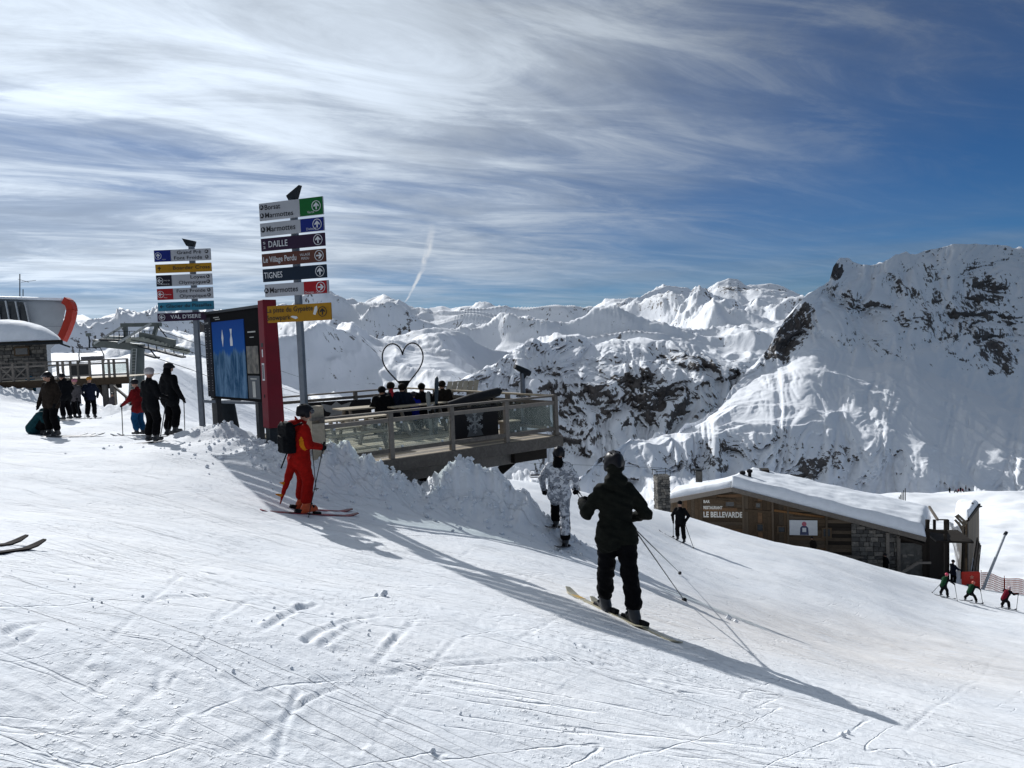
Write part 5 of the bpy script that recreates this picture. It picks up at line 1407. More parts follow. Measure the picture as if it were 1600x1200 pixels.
cb1 = at(296, 551, 59)
def cable(name, pts, r, label):
    o0 = at(*pts[0]); o = MB().tube([at(*p) - o0 for p in pts], r, 5, False).build(name, M_DSTEEL, None, o0)
    tag(o, label, 'cable'); return o
cable('lift_cable', [(205, 531, 60.5), (296, 549, 59), (330, 561, 75), (420, 600, 130), (520, 632, 260)], .035, 'thick lift cable leaving the roller battery down to the right')
cable('lift_cable', [(250, 517, 66), (300, 534, 75), (340, 546, 95), (470, 590, 200)], .03, 'upper thin lift cable behind the shorter signpost')
cable('lift_cable', [(225, 553, 66), (300, 578, 75), (360, 602, 100), (500, 660, 200)], .03, 'lower thin lift cable passing above the tall skier in black')

def chair(px, py_top, d, w, label, hang_py, name='lift_chair'):
    """suspended lift chair; px,py_top: grip on the cable"""
    p = at(px, py_top, d); o = thing(name, label, 'lift chair', p, 0.0, 'chairlift chairs')
    s_ = d / 1200.0; zt = 0; zb = -(hang_py - py_top) * s_
    MB().box((0, 0, -.12), (.35, .3, .3)).build('grip', M_TG, o)
    MB().tube([(0, 0, 0), (.06, 0, zb * .25), (0, 0, zb * .5)], .07, 6).build('hanger', M_DSTEEL, o)
    fr = MB(); y = 0
    fr.tube([(-w / 2, .3, zb), (-w / 2 - .02, .25, zb * .75), (-w * .42, .1, zb * .5), (w * .42, .1, zb * .5), (w / 2 + .02, .25, zb * .75), (w / 2, .3, zb)], .05, 6)
    fr.build('frame', M_DSTEEL, o)
    MB().box((0, .35, zb * .86), (w * .9, .08, abs(zb) * .13)).build('backrest', pmat('chair_pad', (.10, .10, .11), .6), o)
    MB().box((0, 0, zb), (w * .95, .5, .07)).build('seat', pmat('chair_pad', (.10, .10, .11), .6), o)
    MB().tube([(-w * .4, -.4, zb * .66), (w * .4, -.4, zb * .66)], .03, 6).build('safety_bar', M_STEEL, o)
chair(138, 521, 72, 2.3, 'wide empty lift chair hanging above the left terrace railing', 566)
chair(836, 724, 120, 1.7, 'small far lift chair left of the white suited skier', 746)
chair(893, 726, 120, 1.7, 'small far lift chair right of the white suited skier', 749)
cable('lift_cable', [(690, 716, 150), (836, 724, 120), (893, 726, 120), (1035, 731, 110)], .022, 'faint far lift cable carrying two small chairs by the terrace')
# ------------------------------------------------------------------ people: signed-distance bodies meshed as one continuous surface
def surface_nets(F, org, vx):
    nx, ny, nz = F.shape
    neg = F < 0
    c = sum(neg[i:nx - 1 + i, j:ny - 1 + j, k:nz - 1 + k].astype(np.int8) for i in (0, 1) for j in (0, 1) for k in (0, 1))
    cells = np.argwhere((c > 0) & (c < 8))
    if len(cells) == 0: return np.zeros((0, 3)), np.zeros((0, 4), int)
    idx = -np.ones((nx - 1, ny - 1, nz - 1), int); idx[tuple(cells.T)] = np.arange(len(cells))
    acc = np.zeros((len(cells), 3)); cnt = np.zeros(len(cells))
    cor = [(i, j, k) for i in (0, 1) for j in (0, 1) for k in (0, 1)]
    for a in range(8):
        for b in range(a + 1, 8):
            A, B = cor[a], cor[b]
            if sum(abs(A[q] - B[q]) for q in range(3)) != 1: continue
            fa = F[cells[:, 0] + A[0], cells[:, 1] + A[1], cells[:, 2] + A[2]]; fb = F[cells[:, 0] + B[0], cells[:, 1] + B[1], cells[:, 2] + B[2]]
            m = (fa < 0) != (fb < 0); t = np.where(m, fa / np.where(m, fa - fb, 1), 0)
            p = np.array(A)[None] + t[:, None] * (np.array(B) - np.array(A))[None]
            acc[m] += p[m]; cnt[m] += 1
    V = org + (cells + acc / cnt[:, None]) * vx
    quads = []
    for ax in range(3):
        sl0 = [slice(None)] * 3; sl1 = [slice(None)] * 3; sl0[ax] = slice(0, -1); sl1[ax] = slice(1, None)
        f0 = neg[tuple(sl0)]; f1 = neg[tuple(sl1)]
        e = np.argwhere(f0 != f1)
        o1, o2 = [(1, 2), (2, 0), (0, 1)][ax]
        ok = (e[:, o1] > 0) & (e[:, o2] > 0) & (e[:, o1] < F.shape[o1] - 1) & (e[:, o2] < F.shape[o2] - 1)
        e = e[ok]; flip = f1[tuple(e.T)]
        def g(d1, d2):
            q = e.copy(); q[:, o1] -= d1; q[:, o2] -= d2; return idx[tuple(q.T)]
        Q = np.stack([g(1, 1), g(0, 1), g(0, 0), g(1, 0)], 1)
        Q[flip] = Q[flip][:, ::-1]; quads.append(Q)
    return V, np.concatenate(quads)
def sd(prim, P):
    k = prim[0]
    if k == 'c':
        a, b, ra, rb = np.array(prim[1]), np.array(prim[2]), prim[3], prim[4]
        ab = b - a; L2 = ab @ ab + 1e-12; t = np.clip(((P - a) @ ab) / L2, 0, 1)
        return np.linalg.norm(P - a - t[..., None] * ab, axis=-1) - (ra + (rb - ra) * t)
    if k == 'e':
        c, r = np.array(prim[1]), np.array(prim[2])
        q = (P - c)
        if len(prim) > 6 and prim[6] is not None: q = q @ np.array(prim[6])
        k0 = np.linalg.norm(q / r, axis=-1); k1 = np.linalg.norm(q / (r * r), axis=-1) + 1e-9
        return k0 * (k0 - 1) / k1
    if k == 'b':
        c, h, rr = np.array(prim[1]), np.array(prim[2]), .02
        q = P - c
        if len(prim) > 6 and prim[6] is not None: q = q @ np.array(prim[6])
        d = np.abs(q) - h + rr
        return np.linalg.norm(np.maximum(d, 0), axis=-1) + np.minimum(d.max(-1), 0) - rr
# prim: ('c', a, b, ra, rb, mat, k) ; ('e', c, r, _, _, ...) -> normalised below
def cone(a, b, ra, rb, m, k=.03): return {'p': ('c', tuple(a), tuple(b), ra, rb), 'm': m, 'k': k}
def ell(c, r, m, k=.02, M=None): return {'p': ('e', tuple(c), tuple(r), 0, 0, 0, M), 'm': m, 'k': k}
def boxp(c, h, m, k=.01, M=None): return {'p': ('b', tuple(c), tuple(h), 0, 0, 0, M), 'm': m, 'k': k}
def sdf_mesh(name, prims, vx, mats, parent, fold=.0, post=None, seed=0, smooth_it=1):
    lo_ = np.array([1e9] * 3); hi = -lo_
    for q in prims:
        p = q['p']
        if p[0] == 'c':
            for c, r in ((p[1], p[3]), (p[2], p[4])): lo_ = np.minimum(lo_, np.array(c) - r); hi = np.maximum(hi, np.array(c) + r)
        else:
            r = max(p[2]); lo_ = np.minimum(lo_, np.array(p[1]) - r); hi = np.maximum(hi, np.array(p[1]) + r)
    lo_ -= vx * 3 + .02; hi += vx * 3 + .02
    n = np.ceil((hi - lo_) / vx).astype(int) + 1
    ax = [lo_[i] + np.arange(n[i]) * vx for i in range(3)]
    P = np.stack(np.meshgrid(*ax, indexing='ij'), -1)
    F = np.full(P.shape[:3], 1e3); best = np.full(P.shape[:3], 1e3); mi = np.zeros(P.shape[:3], np.int16)
    for q in prims:
        p = q['p']
        # evaluate only near the primitive
        if p[0] == 'c': a = np.minimum(np.array(p[1]) - p[3], np.array(p[2]) - p[4]); b = np.maximum(np.array(p[1]) + p[3], np.array(p[2]) + p[4])
        else: r = max(p[2]); a = np.array(p[1]) - r; b = np.array(p[1]) + r
        m_ = .12
        i0 = np.maximum(((a - m_ - lo_) / vx).astype(int), 0); i1 = np.minimum(((b + m_ - lo_) / vx).astype(int) + 2, n)
        S = tuple(slice(i0[i], i1[i]) for i in range(3))
        d = sd(p, P[S]); k = q['k']; f = F[S]
        h = np.clip(.5 + .5 * (f - d) / k, 0, 1)
        F[S] = np.where(f > 100, d, f * (1 - h) + d * h - k * h * (1 - h))
        bb = d < best[S]; tmp = best[S]; tmp[bb] = d[bb]; best[S] = tmp; t2 = mi[S]; t2[bb] = q['m']; mi[S] = t2
    if fold:
        near = F < .2
        x, y, z = P[near].T
        w_ = perlin(x * 9 + z * 5 + seed, z * 13 - y * 6, 5 + seed) * .6 + perlin(y * 11 + z * 4, z * 17 + x * 9 + seed, 9 + seed) * .5
        F[near] += fold * w_
    if post is not None: F = np.maximum(F, post(P))
    V, Q = surface_nets(F, lo_, vx)
    me = bpy.data.meshes.new(name)
    me.vertices.add(len(V)); me.vertices.foreach_set('co', V.reshape(-1).astype(np.float32))
    me.loops.add(Q.size); me.loops.foreach_set('vertex_index', Q.reshape(-1).astype(np.int32))
    me.polygons.add(len(Q)); me.polygons.foreach_set('loop_start', np.arange(0, Q.size, 4, dtype=np.int32)); me.update(calc_edges=True)
    me.polygons.foreach_set('use_smooth', np.ones(len(Q), bool))
    ci = np.clip(((V[Q].mean(1) - lo_) / vx).round().astype(int), 0, n - 1)
    me.polygons.foreach_set('material_index', mi[tuple(ci.T)].astype(np.int32))
    me.validate(); o = link(name, me, None, parent)
    for q in mats: me.materials.append(q)
    return o

SKIN = pmat('skin', (.36, .20, .14), .55, 0, .08, 8)
def cloth(name, c, r=.75, var=.25): return pmat('cloth_' + name, c, r, 0, var, 14, bump=.004, bscale=60, spec=.05)
BLACKC = cloth('black', (.006, .0065, .008)); BLACKT = cloth('black_trousers', (.004, .004, .005)); OLIVE = cloth('black_olive', (.0095, .0105, .0085))
BOOTB = pmat('boot_black', (.03, .032, .036), .35, 0, .2, 8); HELM = pmat('helmet_black', (.010, .010, .013), .42, 0, .1, 5, spec=.14)
GOG = pmat('goggle_lens', (.02, .02, .03), .1, 0, .1, 4, spec=.8)
M_SNOWSPRAY = M_SNOWCAP

BASE = dict(pelvis=(0, 0, .93), chest=(0, .01, 1.27), neck=(0, .0, 1.50), head=(0, .03, 1.645),
            hipL=(-.10, 0, .90), kneeL=(-.13, .05, .50), ankL=(-.14, 0, .14), hipR=(.10, 0, .90), kneeR=(.13, .05, .50), ankR=(.14, 0, .14),
            shL=(-.20, 0, 1.42), elL=(-.27, -.03, 1.15), wrL=(-.26, .12, .95), shR=(.20, 0, 1.42), elR=(.27, -.03, 1.15), wrR=(.26, .12, .95))
def seated(J):
    J.update(hipL=(-.11, 0, .45), hipR=(.11, 0, .45), kneeL=(-.14, .44, .50), kneeR=(.14, .44, .50), ankL=(-.14, .42, .12), ankR=(.14, .42, .12), pelvis=(0, 0, .48), chest=(0, .03, .82), neck=(0, .05, 1.02), head=(0, .08, 1.14),
             shL=(-.20, .04, .98), shR=(.20, .04, .98), elL=(-.27, .12, .74), elR=(.27, .12, .74), wrL=(-.15, .36, .72), wrR=(.15, .36, .72)); return J

def ski_shape(L, wd=.075, tip=1):
    """ski along +y, origin under the boot"""
    b = MB(); n = 16; vs = []; ys = np.linspace(-.46 * L, .54 * L, n)
    for i, y in enumerate(ys):
        f = i / (n - 1); w_ = wd * (1 + .35 * abs(2 * f - .95) ** 2.2)
        if f > .93: w_ *= max(.15, (1 - f) / .07) ** .5 * .9 + .1
        if f < .03: w_ *= .7
        z = .0 + (max(0, f - .86) / .14) ** 1.6 * .06 + (max(0, .06 - f) / .06) * .02
        vs.append((w_ / 2, y, z))
    V = []
    for w_, y, z in vs: V += [(-w_, y, z + .004), (w_, y, z + .004), (w_, y, z + .018), (-w_, y, z + .018)]
    F = []
    for i in range(n - 1):
        k = i * 4
        for j in range(4): F.append((k + j, k + (j + 1) % 4, k + 4 + (j + 1) % 4, k + 4 + j))
    F += [(0, 3, 2, 1), (4 * n - 4, 4 * n - 3, 4 * n - 2, 4 * n - 1)]
    b.add(V, F); return b
def slope_frame(x, y, rz, e=.35):
    """orientation matrix of something lying on the snow, heading rz"""
    f2 = Vector((-math.sin(rz), math.cos(rz))); r2 = Vector((math.cos(rz), math.sin(rz)))
    def bz(p): return float(base_z(p.x, p.y)[0])
    c = Vector((x, y))
    fz = (bz(c + f2 * e) - bz(c - f2 * e)) / (2 * e); rzz = (bz(c + r2 * e) - bz(c - r2 * e)) / (2 * e)
    f = Vector((f2.x, f2.y, fz)).normalized(); r = Vector((r2.x, r2.y, rzz)).normalized(); u = r.cross(f).normalized(); r = f.cross(u)
    return Matrix((r, f, u)).transposed(), u
def put_ski(p, rz, L, mat, label, group=None, near=False, tipmat=None, wd=.075, spread=0):
    M, u = slope_frame(p.x, p.y, rz + spread)
    z = gz(p.x, p.y)
    if near:
        o = bpy.data.objects.new('ski', None); sc.collection.objects.link(o)
        b = ski_shape(L, wd).build('ski_blade', mat, o, smooth=True)
        MB().box((0, .17, .035), (.065, .14, .04)).build('toe_binding', M_BLACK, o, bevel=.008)
        MB().box((0, -.17, .045), (.065, .12, .06)).build('heel_binding', M_BLACK, o, bevel=.008)
        if tipmat: MB().box((0, .40 * L, .0195), (wd * 1.05, .17 * L, .003)).build('tip_graphic', tipmat, o)
    else:
        o = ski_shape(L, wd).build('ski', mat)
    o.matrix_world = Matrix.Translation(Vector((p.x, p.y, z - .004))) @ M.to_4x4()
    return tag(o, label, 'ski', group)
def put_pole(grip, tip, label, mat=None, near=False, group=None):
    mat = mat or M_DSTEEL
    g = Vector(grip); t = Vector(tip) - g; L = t.length; u = t.normalized()
    o = bpy.data.objects.new('ski_pole', None); sc.collection.objects.link(o); o.location = g
    MB().tube([(0, 0, 0) - u * .0 if False else Vector((0, 0, 0)), t], [.009, .006] if near else [.013, .011], 6).build('shaft', mat, o)
    MB().tube([-u * .06, -u * .05, u * .10], [.012, .019, .015], 8).build('grip', M_BLACK, o)
    MB().tube([t * .945, t * .955, t * .965], [.012, .05 if near else .055, .012], 8).build('basket', M_BLACK, o)
    return tag(o, label, 'ski pole', group)

def person(px, d, rz, who, H=1.78, J=None, mats=None, vx=None, near=False, skis=True, poles=None, seat=False, helmet=True, beanie=None, group=None, label=None, base=None,
           ski_mat=None, ski_L=1.68, footL=None, footR=None, belly=1.0, hood=False, extras=None, fold=.010, ski_rz=None, spread=0, ski_tip=None, hair=None, pole_group=None, knee=0.0):
    """one person standing on the snow; who is the phrase that names them in the labels of their equipment"""
    j = dict(BASE)
    if seat: seated(j)
    if J: j.update(J)
    s = H / 1.78
    j = {k: np.array(v) * s for k, v in j.items()}
    if base is None:
        g = gat(px, d)
    else: g = base
    o = thing('person', label or who, 'person', g, rz, group)
    c_, s_ = math.cos(rz), math.sin(rz)
    def W(l): return Vector((g.x + l[0] * c_ - l[1] * s_, g.y + l[0] * s_ + l[1] * c_, g.z + l[2]))
    def Lc(wp): q = Vector(wp) - g; return np.array([q.x * c_ + q.y * s_, -q.x * s_ + q.y * c_, q.z])
    if not seat and base is None:
        for sd_, fp in (('L', footL), ('R', footR)):
            if fp is not None:
                w_ = Lc(fp); lift = w_[2] + .14 * s; j['ank' + sd_] = np.array([w_[0], w_[1], lift])
                j['knee' + sd_] = (j['hip' + sd_] + j['ank' + sd_]) / 2 + np.array([0, .06 * s, .02])
            else:
                w_ = W(j['ank' + sd_]); dz_ = gz(w_.x, w_.y) - g.z
                dz_ = max(-.25, min(.25, dz_))
                j['ank' + sd_][2] += dz_; j['knee' + sd_][2] += dz_ * .6
            if skis: j['ank' + sd_][2] += .03
            # keep the leg bones their length
            hp, an = j['hip' + sd_], j['ank' + sd_]; v = an - hp; L = np.linalg.norm(v); tgt = .80 * s
            off = math.sqrt(max(.0006, (tgt / 2) ** 2 - (L / 2) ** 2)) if L < tgt else .02
            perp = np.array([0, 1.0, 0]) - v * (v[1] / (L * L)); perp /= np.linalg.norm(perp)
            j['knee' + sd_] = (hp + an) / 2 + perp * min(off * .42, .2 * s) + np.array([0, 0, .01])
    JK, TR, SK, GL = 0, 1, 2, 3
    P = []
    ch, pe, ne = j['chest'], j['pelvis'], j['neck']
    def A(*v): return np.array(v) * s
    # torso as twin columns, jacket hem over the hips
    for q in (-1, 1):
        P.append(cone(pe + A(q * .075 * belly, 0, -.03), ch + A(q * .095 * belly, 0, .02), .132 * s * belly, .122 * s, JK, .05))
        P.append(cone(ch + A(q * .095, 0, .02), (j['shL'] if q < 0 else j['shR']) + A(-q * .05, 0, -.03), .115 * s, .075 * s, JK, .05))
        hp = j['hipL'] if q < 0 else j['hipR']
        P.append(cone(pe + A(q * .08, 0, -.02), hp + A(0, 0, -.06) if not seat else hp + A(0, .02, .02), .140 * s, .142 * s, JK, .04))
    P.append(cone(pe + A(0, .01, .0), ch + A(0, .02, .06), .12 * s, .13 * s, JK, .05))
    P.append(cone(ch + A(0, -.0, .14), ne + A(0, 0, -.01), .10 * s, .068 * s, JK, .05))
    if hood: P.append(cone(ne + A(0, -.03, .02), ne + A(0, -.035, .085), .082 * s, .088 * s, JK, .03)); P.append(cone(ne + A(-.06, -.07, -.03), ne + A(.06, -.07, -.03), .07 * s, .07 * s, JK, .04))
    for q, a, b in (('L', 'hip', 'knee'), ('R', 'hip', 'knee')):
        P.append(cone(j['hip' + q] + A(0, 0, -.02), j['knee' + q], .118 * s, .092 * s, TR, .03))
        P.append(cone(j['knee' + q], j['ank' + q] + A(0, 0, .08), .090 * s, .094 * s, TR, .03))
        P.append(cone(j['sh' + q] + A(.02 if q == 'L' else -.02, 0, -.02), j['el' + q], .078 * s, .068 * s, JK, .05))
        P.append(cone(j['el' + q], j['wr' + q], .066 * s, .054 * s, JK, .03))
    hd = j['head']
    P.append(cone(ne, hd + A(0, 0, -.04), .055 * s, .055 * s, SK, .02))
    P.append(ell(hd, A(.075, .095, .115), SK, .02))
    P.append(ell(hd + A(0, .095, -.012), A(.014, .022, .02), SK, .012)); P.append(ell(hd + A(0, .072, -.062), A(.035, .025, .03), SK, .02))
    M_J, M_T = mats[0], mats[1]; hands = mats[2] if len(mats) > 2 else M_BLACK
    if not near:
        # boots, gloves and hat belong to the one surface
        for q in 'LR':
            an = j['ank' + q]
            P.append(cone(an + A(0, -.05, -.085), an + A(0, .14, -.09), .052 * s, .045 * s, 4, .02)); P.append(cone(an + A(0, -.01, -.08), an + A(0, .02, .10), .058 * s, .068 * s, 4, .02))
            w_ = j['wr' + q]; dv = w_ - j['el' + q]; dv = dv / np.linalg.norm(dv)
            P.append(cone(w_ + dv * .02, w_ + dv * .10 * s, .042 * s, .036 * s, GL, .015)); P.append(cone(w_ + dv * .04, w_ + dv * .07 + A(0, .05, .02), .02 * s, .016 * s, GL, .01))
            for t in (-.024, -.008, .008, .024): P.append(cone(w_ + dv * .09 * s + A(t, 0, 0), w_ + dv * (.15 - abs(t)) * s + A(t, .012, -.015), .014 * s, .012 * s, GL, .006))
        P.append(ell(hd + A(0, -.012, .045), A(.105, .122, .098), 5, .01))
        if helmet: P.append(cone(hd + A(-.06, .085, .02), hd + A(.06, .085, .02), .034 * s, .034 * s, 6, .01))
    if extras: P += extras(j, s)
    hatm = HELM if helmet else (beanie or BLACKC)
    post = None
    vx = vx or max(.012, d * .0011)
    body = sdf_mesh('body', P, vx, [M_J, M_T, SKIN, hands, BOOTB, hatm, GOG] + (mats[3] if len(mats) > 3 else []), o, fold=fold * s, seed=int(abs(px)) % 97)
    if near:
        zc = hd[2]
        if helmet:
            Hc = hd + A(0, -.008, .035)
            def cut(Pg):
                lim = np.where(Pg[..., 1] > hd[1] + .02 * s, zc + .035 * s, zc - .07 * s - (hd[1] - Pg[..., 1]) * .15)
                return lim - Pg[..., 2]
            he = sdf_mesh('helmet', [ell(Hc, A(.106, .130, .115), 0, .01), ell(Hc + A(-.088, .0, -.07), A(.028, .05, .06), 0, .02), ell(Hc + A(.088, .0, -.07), A(.028, .05, .06), 0, .02), ell(Hc + A(0, .10, .03), A(.07, .04, .02), 0, .02), cone(Hc + A(0, -.09, .05), Hc + A(0, -.12, -.04), .05 * s, .04 * s, 0, .03), cone(hd + A(-.085, -.03, .012), hd + A(.085, -.03, .012), .034, .034, 0, .02)], .009, [hatm], o, 0, cut)
            mb = MB()
            for x in (-.05, 0, .05): mb.box(Hc + A(x, -.02, .111 - abs(x) * .3), (.014, .09, .014))
            mb.build('vents', M_BLACK, he, kind='stuff')
            sdf_mesh('goggles', [cone(hd + A(-.055, .085, .022), hd + A(.055, .085, .022), .042 * s, .042 * s, 0, .02), cone(hd + A(-.10, .04, .03), hd + A(-.055, .085, .022), .02, .03, 0, .02), cone(hd + A(.10, .04, .03), hd + A(.055, .085, .022), .02, .03, 0, .02)], .009, [GOG], o)
        for q in 'LR':
            an = j['ank' + q]
            sole = an + A(0, 0, -.125)
            sdf_mesh('ski_boot', [boxp(sole + A(0, .025, .012), A(.045, .155, .028), 0), cone(an + A(0, -.05, -.07), an + A(0, .13, -.085), .055 * s, .044 * s, 0, .03), cone(an + A(0, -.02, -.06), an + A(0, .035, .13), .060 * s, .074 * s, 0, .03),
                                  cone(an + A(-.05, .05, .06), an + A(.05, .05, .06), .022, .022, 1, .01), cone(an + A(-.05, .06, .0), an + A(.05, .06, .0), .02, .02, 1, .01), cone(an + A(-.045, .10, -.055), an + A(.045, .10, -.055), .018, .018, 1, .01)],
                     .010, [mats[4][0] if len(mats) > 4 else BOOTB, mats[4][1] if len(mats) > 4 else M_DSTEEL], o)
            # glove: palm, four curled fingers of different length, thumb off the side
            w_ = j['wr' + q]; dv = w_ - j['el' + q]; dv = dv / np.linalg.norm(dv)
            side = np.cross(dv, [0, 0, 1.0]); side = side / (np.linalg.norm(side) + 1e-6); upv = np.cross(side, dv)
            fore = side; palm = w_ + dv * .07 * s
            G = [cone(w_ - dv * .05, w_ + dv * .02, .052 * s, .046 * s, 0, .02), cone(w_ + dv * .02, palm + dv * .03, .038 * s, .042 * s, 0, .02)]
            sgn = 1 if q == 'L' else -1
            for i, (t, L) in enumerate(((-.033, .070), (-.011, .082), (.011, .078), (.033, .062))):
                k0 = palm + dv * .03 * s + upv * t; k1 = k0 + (dv * .5 + fore * sgn * .86) * L * .55 * s; k2 = k1 + (-dv * .75 + fore * sgn * .5) * L * .5 * s; k3 = k2 + (-dv * .6 - fore * sgn * .8) * L * .25 * s
                G += [cone(k0, k1, .0150, .0145, 0, .006), cone(k1, k2, .0145, .0135, 0, .004), cone(k2, k3, .0135, .012, 0, .004)]
            tb_ = w_ + dv * .035 * s + upv * .035; G += [cone(tb_, tb_ + (dv * .5 + upv * .5 + fore * sgn * .7) * .045, .018, .016, 0, .012), cone(tb_ + (dv * .5 + upv * .5 + fore * sgn * .7) * .045, tb_ + (dv * .6 + upv * .1 + fore * sgn * 1.2) * .06, .016, .014, 0, .006)]
            sdf_mesh('glove', G, .0065, [hands], o)
    else:
        pass
    if skis and not seat:
        sm = ski_mat or M_DSKI
        for q, nm_ in (('L', 'left'), ('R', 'right')):
            w_ = W(j['ank' + q])
            put_ski(w_, (ski_rz if ski_rz is not None else rz), ski_L * s, sm, f'{nm_} ski of {who}', 'skis worn by skiers', near, ski_tip, spread=spread * (1 if q == 'L' else -1))
    if poles:
        for q, tip in poles.items():
            w_ = j['wr' + q]; dv = w_ - j['el' + q]; dv = dv / np.linalg.norm(dv); gp = W(w_ + dv * .085 * s)
            nm_ = 'left' if q == 'L' else 'right'
            if isinstance(tip, (tuple, list)) and len(tip) == 2: tp = Vector(gat(tip[0], tip[1]))
            elif callable(tip): tp = tip(W)
            else: tp = W(np.array(tip) * s); tp.z = gz(tp.x, tp.y) if tip[2] == 0 else tp.z
            put_pole(gp, tp, f'{nm_} ski pole of {who}', near=near, group='ski poles')
    o['_j'] = 0; del o['_j']
    return o, j, W
M_DSKI = pmat('ski_black', (.03, .03, .035), .3, 0, .3, 6, spec=.5)

# --- main skier in black, seen from behind -----------------------------------------
hk = rz_from((1043, 996), (888, 922))
M_YSKI = pmat('ski_cream', (.46, .42, .30), .35, 0, .25, 5, spec=.4); M_YTIP = pmat('ski_yellow', (.60, .36, .05), .35, 0, .15, 5, spec=.4)
fL = gat(946, 9.0); fR = gat(991, 8.55)
whoA = 'the big skier in black in the foreground'
JA = dict(pelvis=(-.02, -.02, .97), chest=(0, .03, 1.28), neck=(.0, .05, 1.53), head=(.02, .09, 1.67), shL=(-.18, .04, 1.41), shR=(.18, .04, 1.41),
          hipL=(-.11, -.02, .93), hipR=(.09, -.02, .93), elL=(-.31, .08, 1.16), wrL=(-.27, .34, 1.20), elR=(.34, .0, 1.11), wrR=(.20, .24, 1.02))
A_ = person(968, 8.78, R(12), whoA, 1.86, JA, [OLIVE, BLACKT, BLACKC], .011, True, False, None, hood=True, fold=.022, belly=.80, footL=fL, footR=fR,
            label='large skier in black seen from behind, elbows out, dark helmet, in the foreground')
oA, jA, WA_ = A_
for q, fp, nm_ in (('L', fL, 'left'), ('R', fR, 'right')):
    put_ski(fp, hk, 1.70, M_YSKI, f'{nm_} cream ski with yellow tip under {whoA}', 'skis worn by skiers', True, M_YTIP, .105)
t1, t2 = Vector(gpix(1064, 897)), Vector(gpix(1072, 942))
gR_ = WA_(jA['wrR'] + np.array([-.02, .06, .0]))
put_pole(gR_, t1, 'further ski pole trailing behind ' + whoA, near=True, group='ski poles'); put_pole(gR_ + Vector((.03, -.03, .01)), t2, 'nearer ski pole trailing behind ' + whoA, near=True, group='ski poles')

# --- skier in a red costume with tail and spikes ------------------------------------
REDC = cloth('costume_red', (.26, .008, .006), .8, .15); ORNG = cloth('costume_orange', (.50, .17, .01), .8, .12); RBOOT = pmat('boot_orange_red', (.48, .07, .015), .4, 0, .15, 5)
hr = rz_from((412, 793), (570, 802))
whoB = 'the skier in the red costume'
def exB(j, s):
    pe, ch, ne = j['pelvis'], j['chest'], j['neck']; E = []
    def v(*a): return np.array(a)
    # tail hanging from the seat of the trousers, tapering to a point
    E += [cone(pe + v(0, -.10, -.08), pe + v(0, -.20, -.32), .085, .060, 0, .05), cone(pe + v(0, -.20, -.32), pe + v(0, -.30, -.56), .060, .032, 0, .03), cone(pe + v(0, -.30, -.56), pe + v(0, -.37, -.74), .032, .010, 0, .02)]
    for t, z in ((-.31, -.42), (-.38, -.60)): E.append(cone(pe + v(0, t + .03, z), pe + v(0, t - .06, z + .03), .025, .008, 7, .006))
    # costume head hanging behind the neck
    E += [ell(ne + v(0, -.17, -.03), (.11, .14, .08), 0, .05), cone(ne + v(-.04, -.28, .0), ne + v(-.04, -.34, .06), .022, .008, 0, .01), cone(ne + v(0, -.10, .05), ne + v(0, -.12, .10), .025, .012, 0, .02)]
    # orange belly patch on the sides
    E += [ell(ch + v(.13, -.03, -.10), (.105, .085, .19), 7, .015), ell(ch + v(-.13, -.03, -.10), (.105, .085, .19), 7, .015)]
    return E
fLB = gat(472, 12.80); fRB = gat(480, 12.52)
JB = dict(pelvis=(0, -.04, .92), chest=(0, .0, 1.24), neck=(0, .05, 1.46), head=(0, .12, 1.60), hipL=(-.10, -.04, .88), hipR=(.10, -.04, .88), shL=(-.20, .0, 1.38), shR=(.20, .0, 1.38), elL=(-.25, -.0, 1.12), wrL=(-.18, .23, 1.05), elR=(.26, .02, 1.11), wrR=(.18, .25, 1.04))
oB, jB, WB_ = person(475, 12.7, hr, whoB, 1.80, JB, [REDC, REDC, BLACKC, [ORNG], (RBOOT, M_BLACK)], .012, True, True, None, fold=.010, footL=fLB, footR=fRB, extras=exB,
    label='skier in red costume with hanging tail and orange side patches, beside the snow bank', ski_mat=pmat('ski_red_black', (.20, .02, .03), .35, 0, .9, 4, spec=.4), ski_L=1.75)
# backpack
def lc(o, p): return p
bp_ = thing('backpack', 'black backpack on the back of the skier in the red costume', 'backpack', oB.location, hr)
pe, ch = jB['pelvis'], jB['chest']
sdf_mesh('pack_body', [boxp(ch + np.array([0, -.23, -.03]), (.15, .085, .23), 0, .03), boxp(ch + np.array([0, -.30, -.10]), (.11, .05, .13), 0, .03), cone(ch + np.array([-.1, -.24, .2]), ch + np.array([.1, -.24, .2]), .06, .06, 0, .03)], .014, [BLACKC], bp_, fold=.012)
for q in (-1, 1): MB().tube([ch + np.array([q * .10, -.15, .18]), ch + np.array([q * .12, -.02, .215]), ch + np.array([q * .12, .12, .10]), ch + np.array([q * .15, .02, -.18])], .018, 6).build('strap', M_BLACK, bp_)
MB().tube([ch + np.array([.1, -.30, -.25]), ch + np.array([.12, -.42, -.47])], .012, 6).build('loose_strap', M_BLACK, bp_)
g1 = WB_(jB['wrR'] + np.array([0, .07, .02])); g2 = WB_(jB['wrL'] + np.array([0, .07, .02]))
put_pole(g2, g2 + Vector((.02, .05, -.83)), 'upright ski pole hanging from the hand of ' + whoB, near=True, group='ski poles')
tB = gat(482, 12.35); put_pole(g1, tB, 'slanting ski pole planted by the boots of ' + whoB, near=True, group='ski poles')

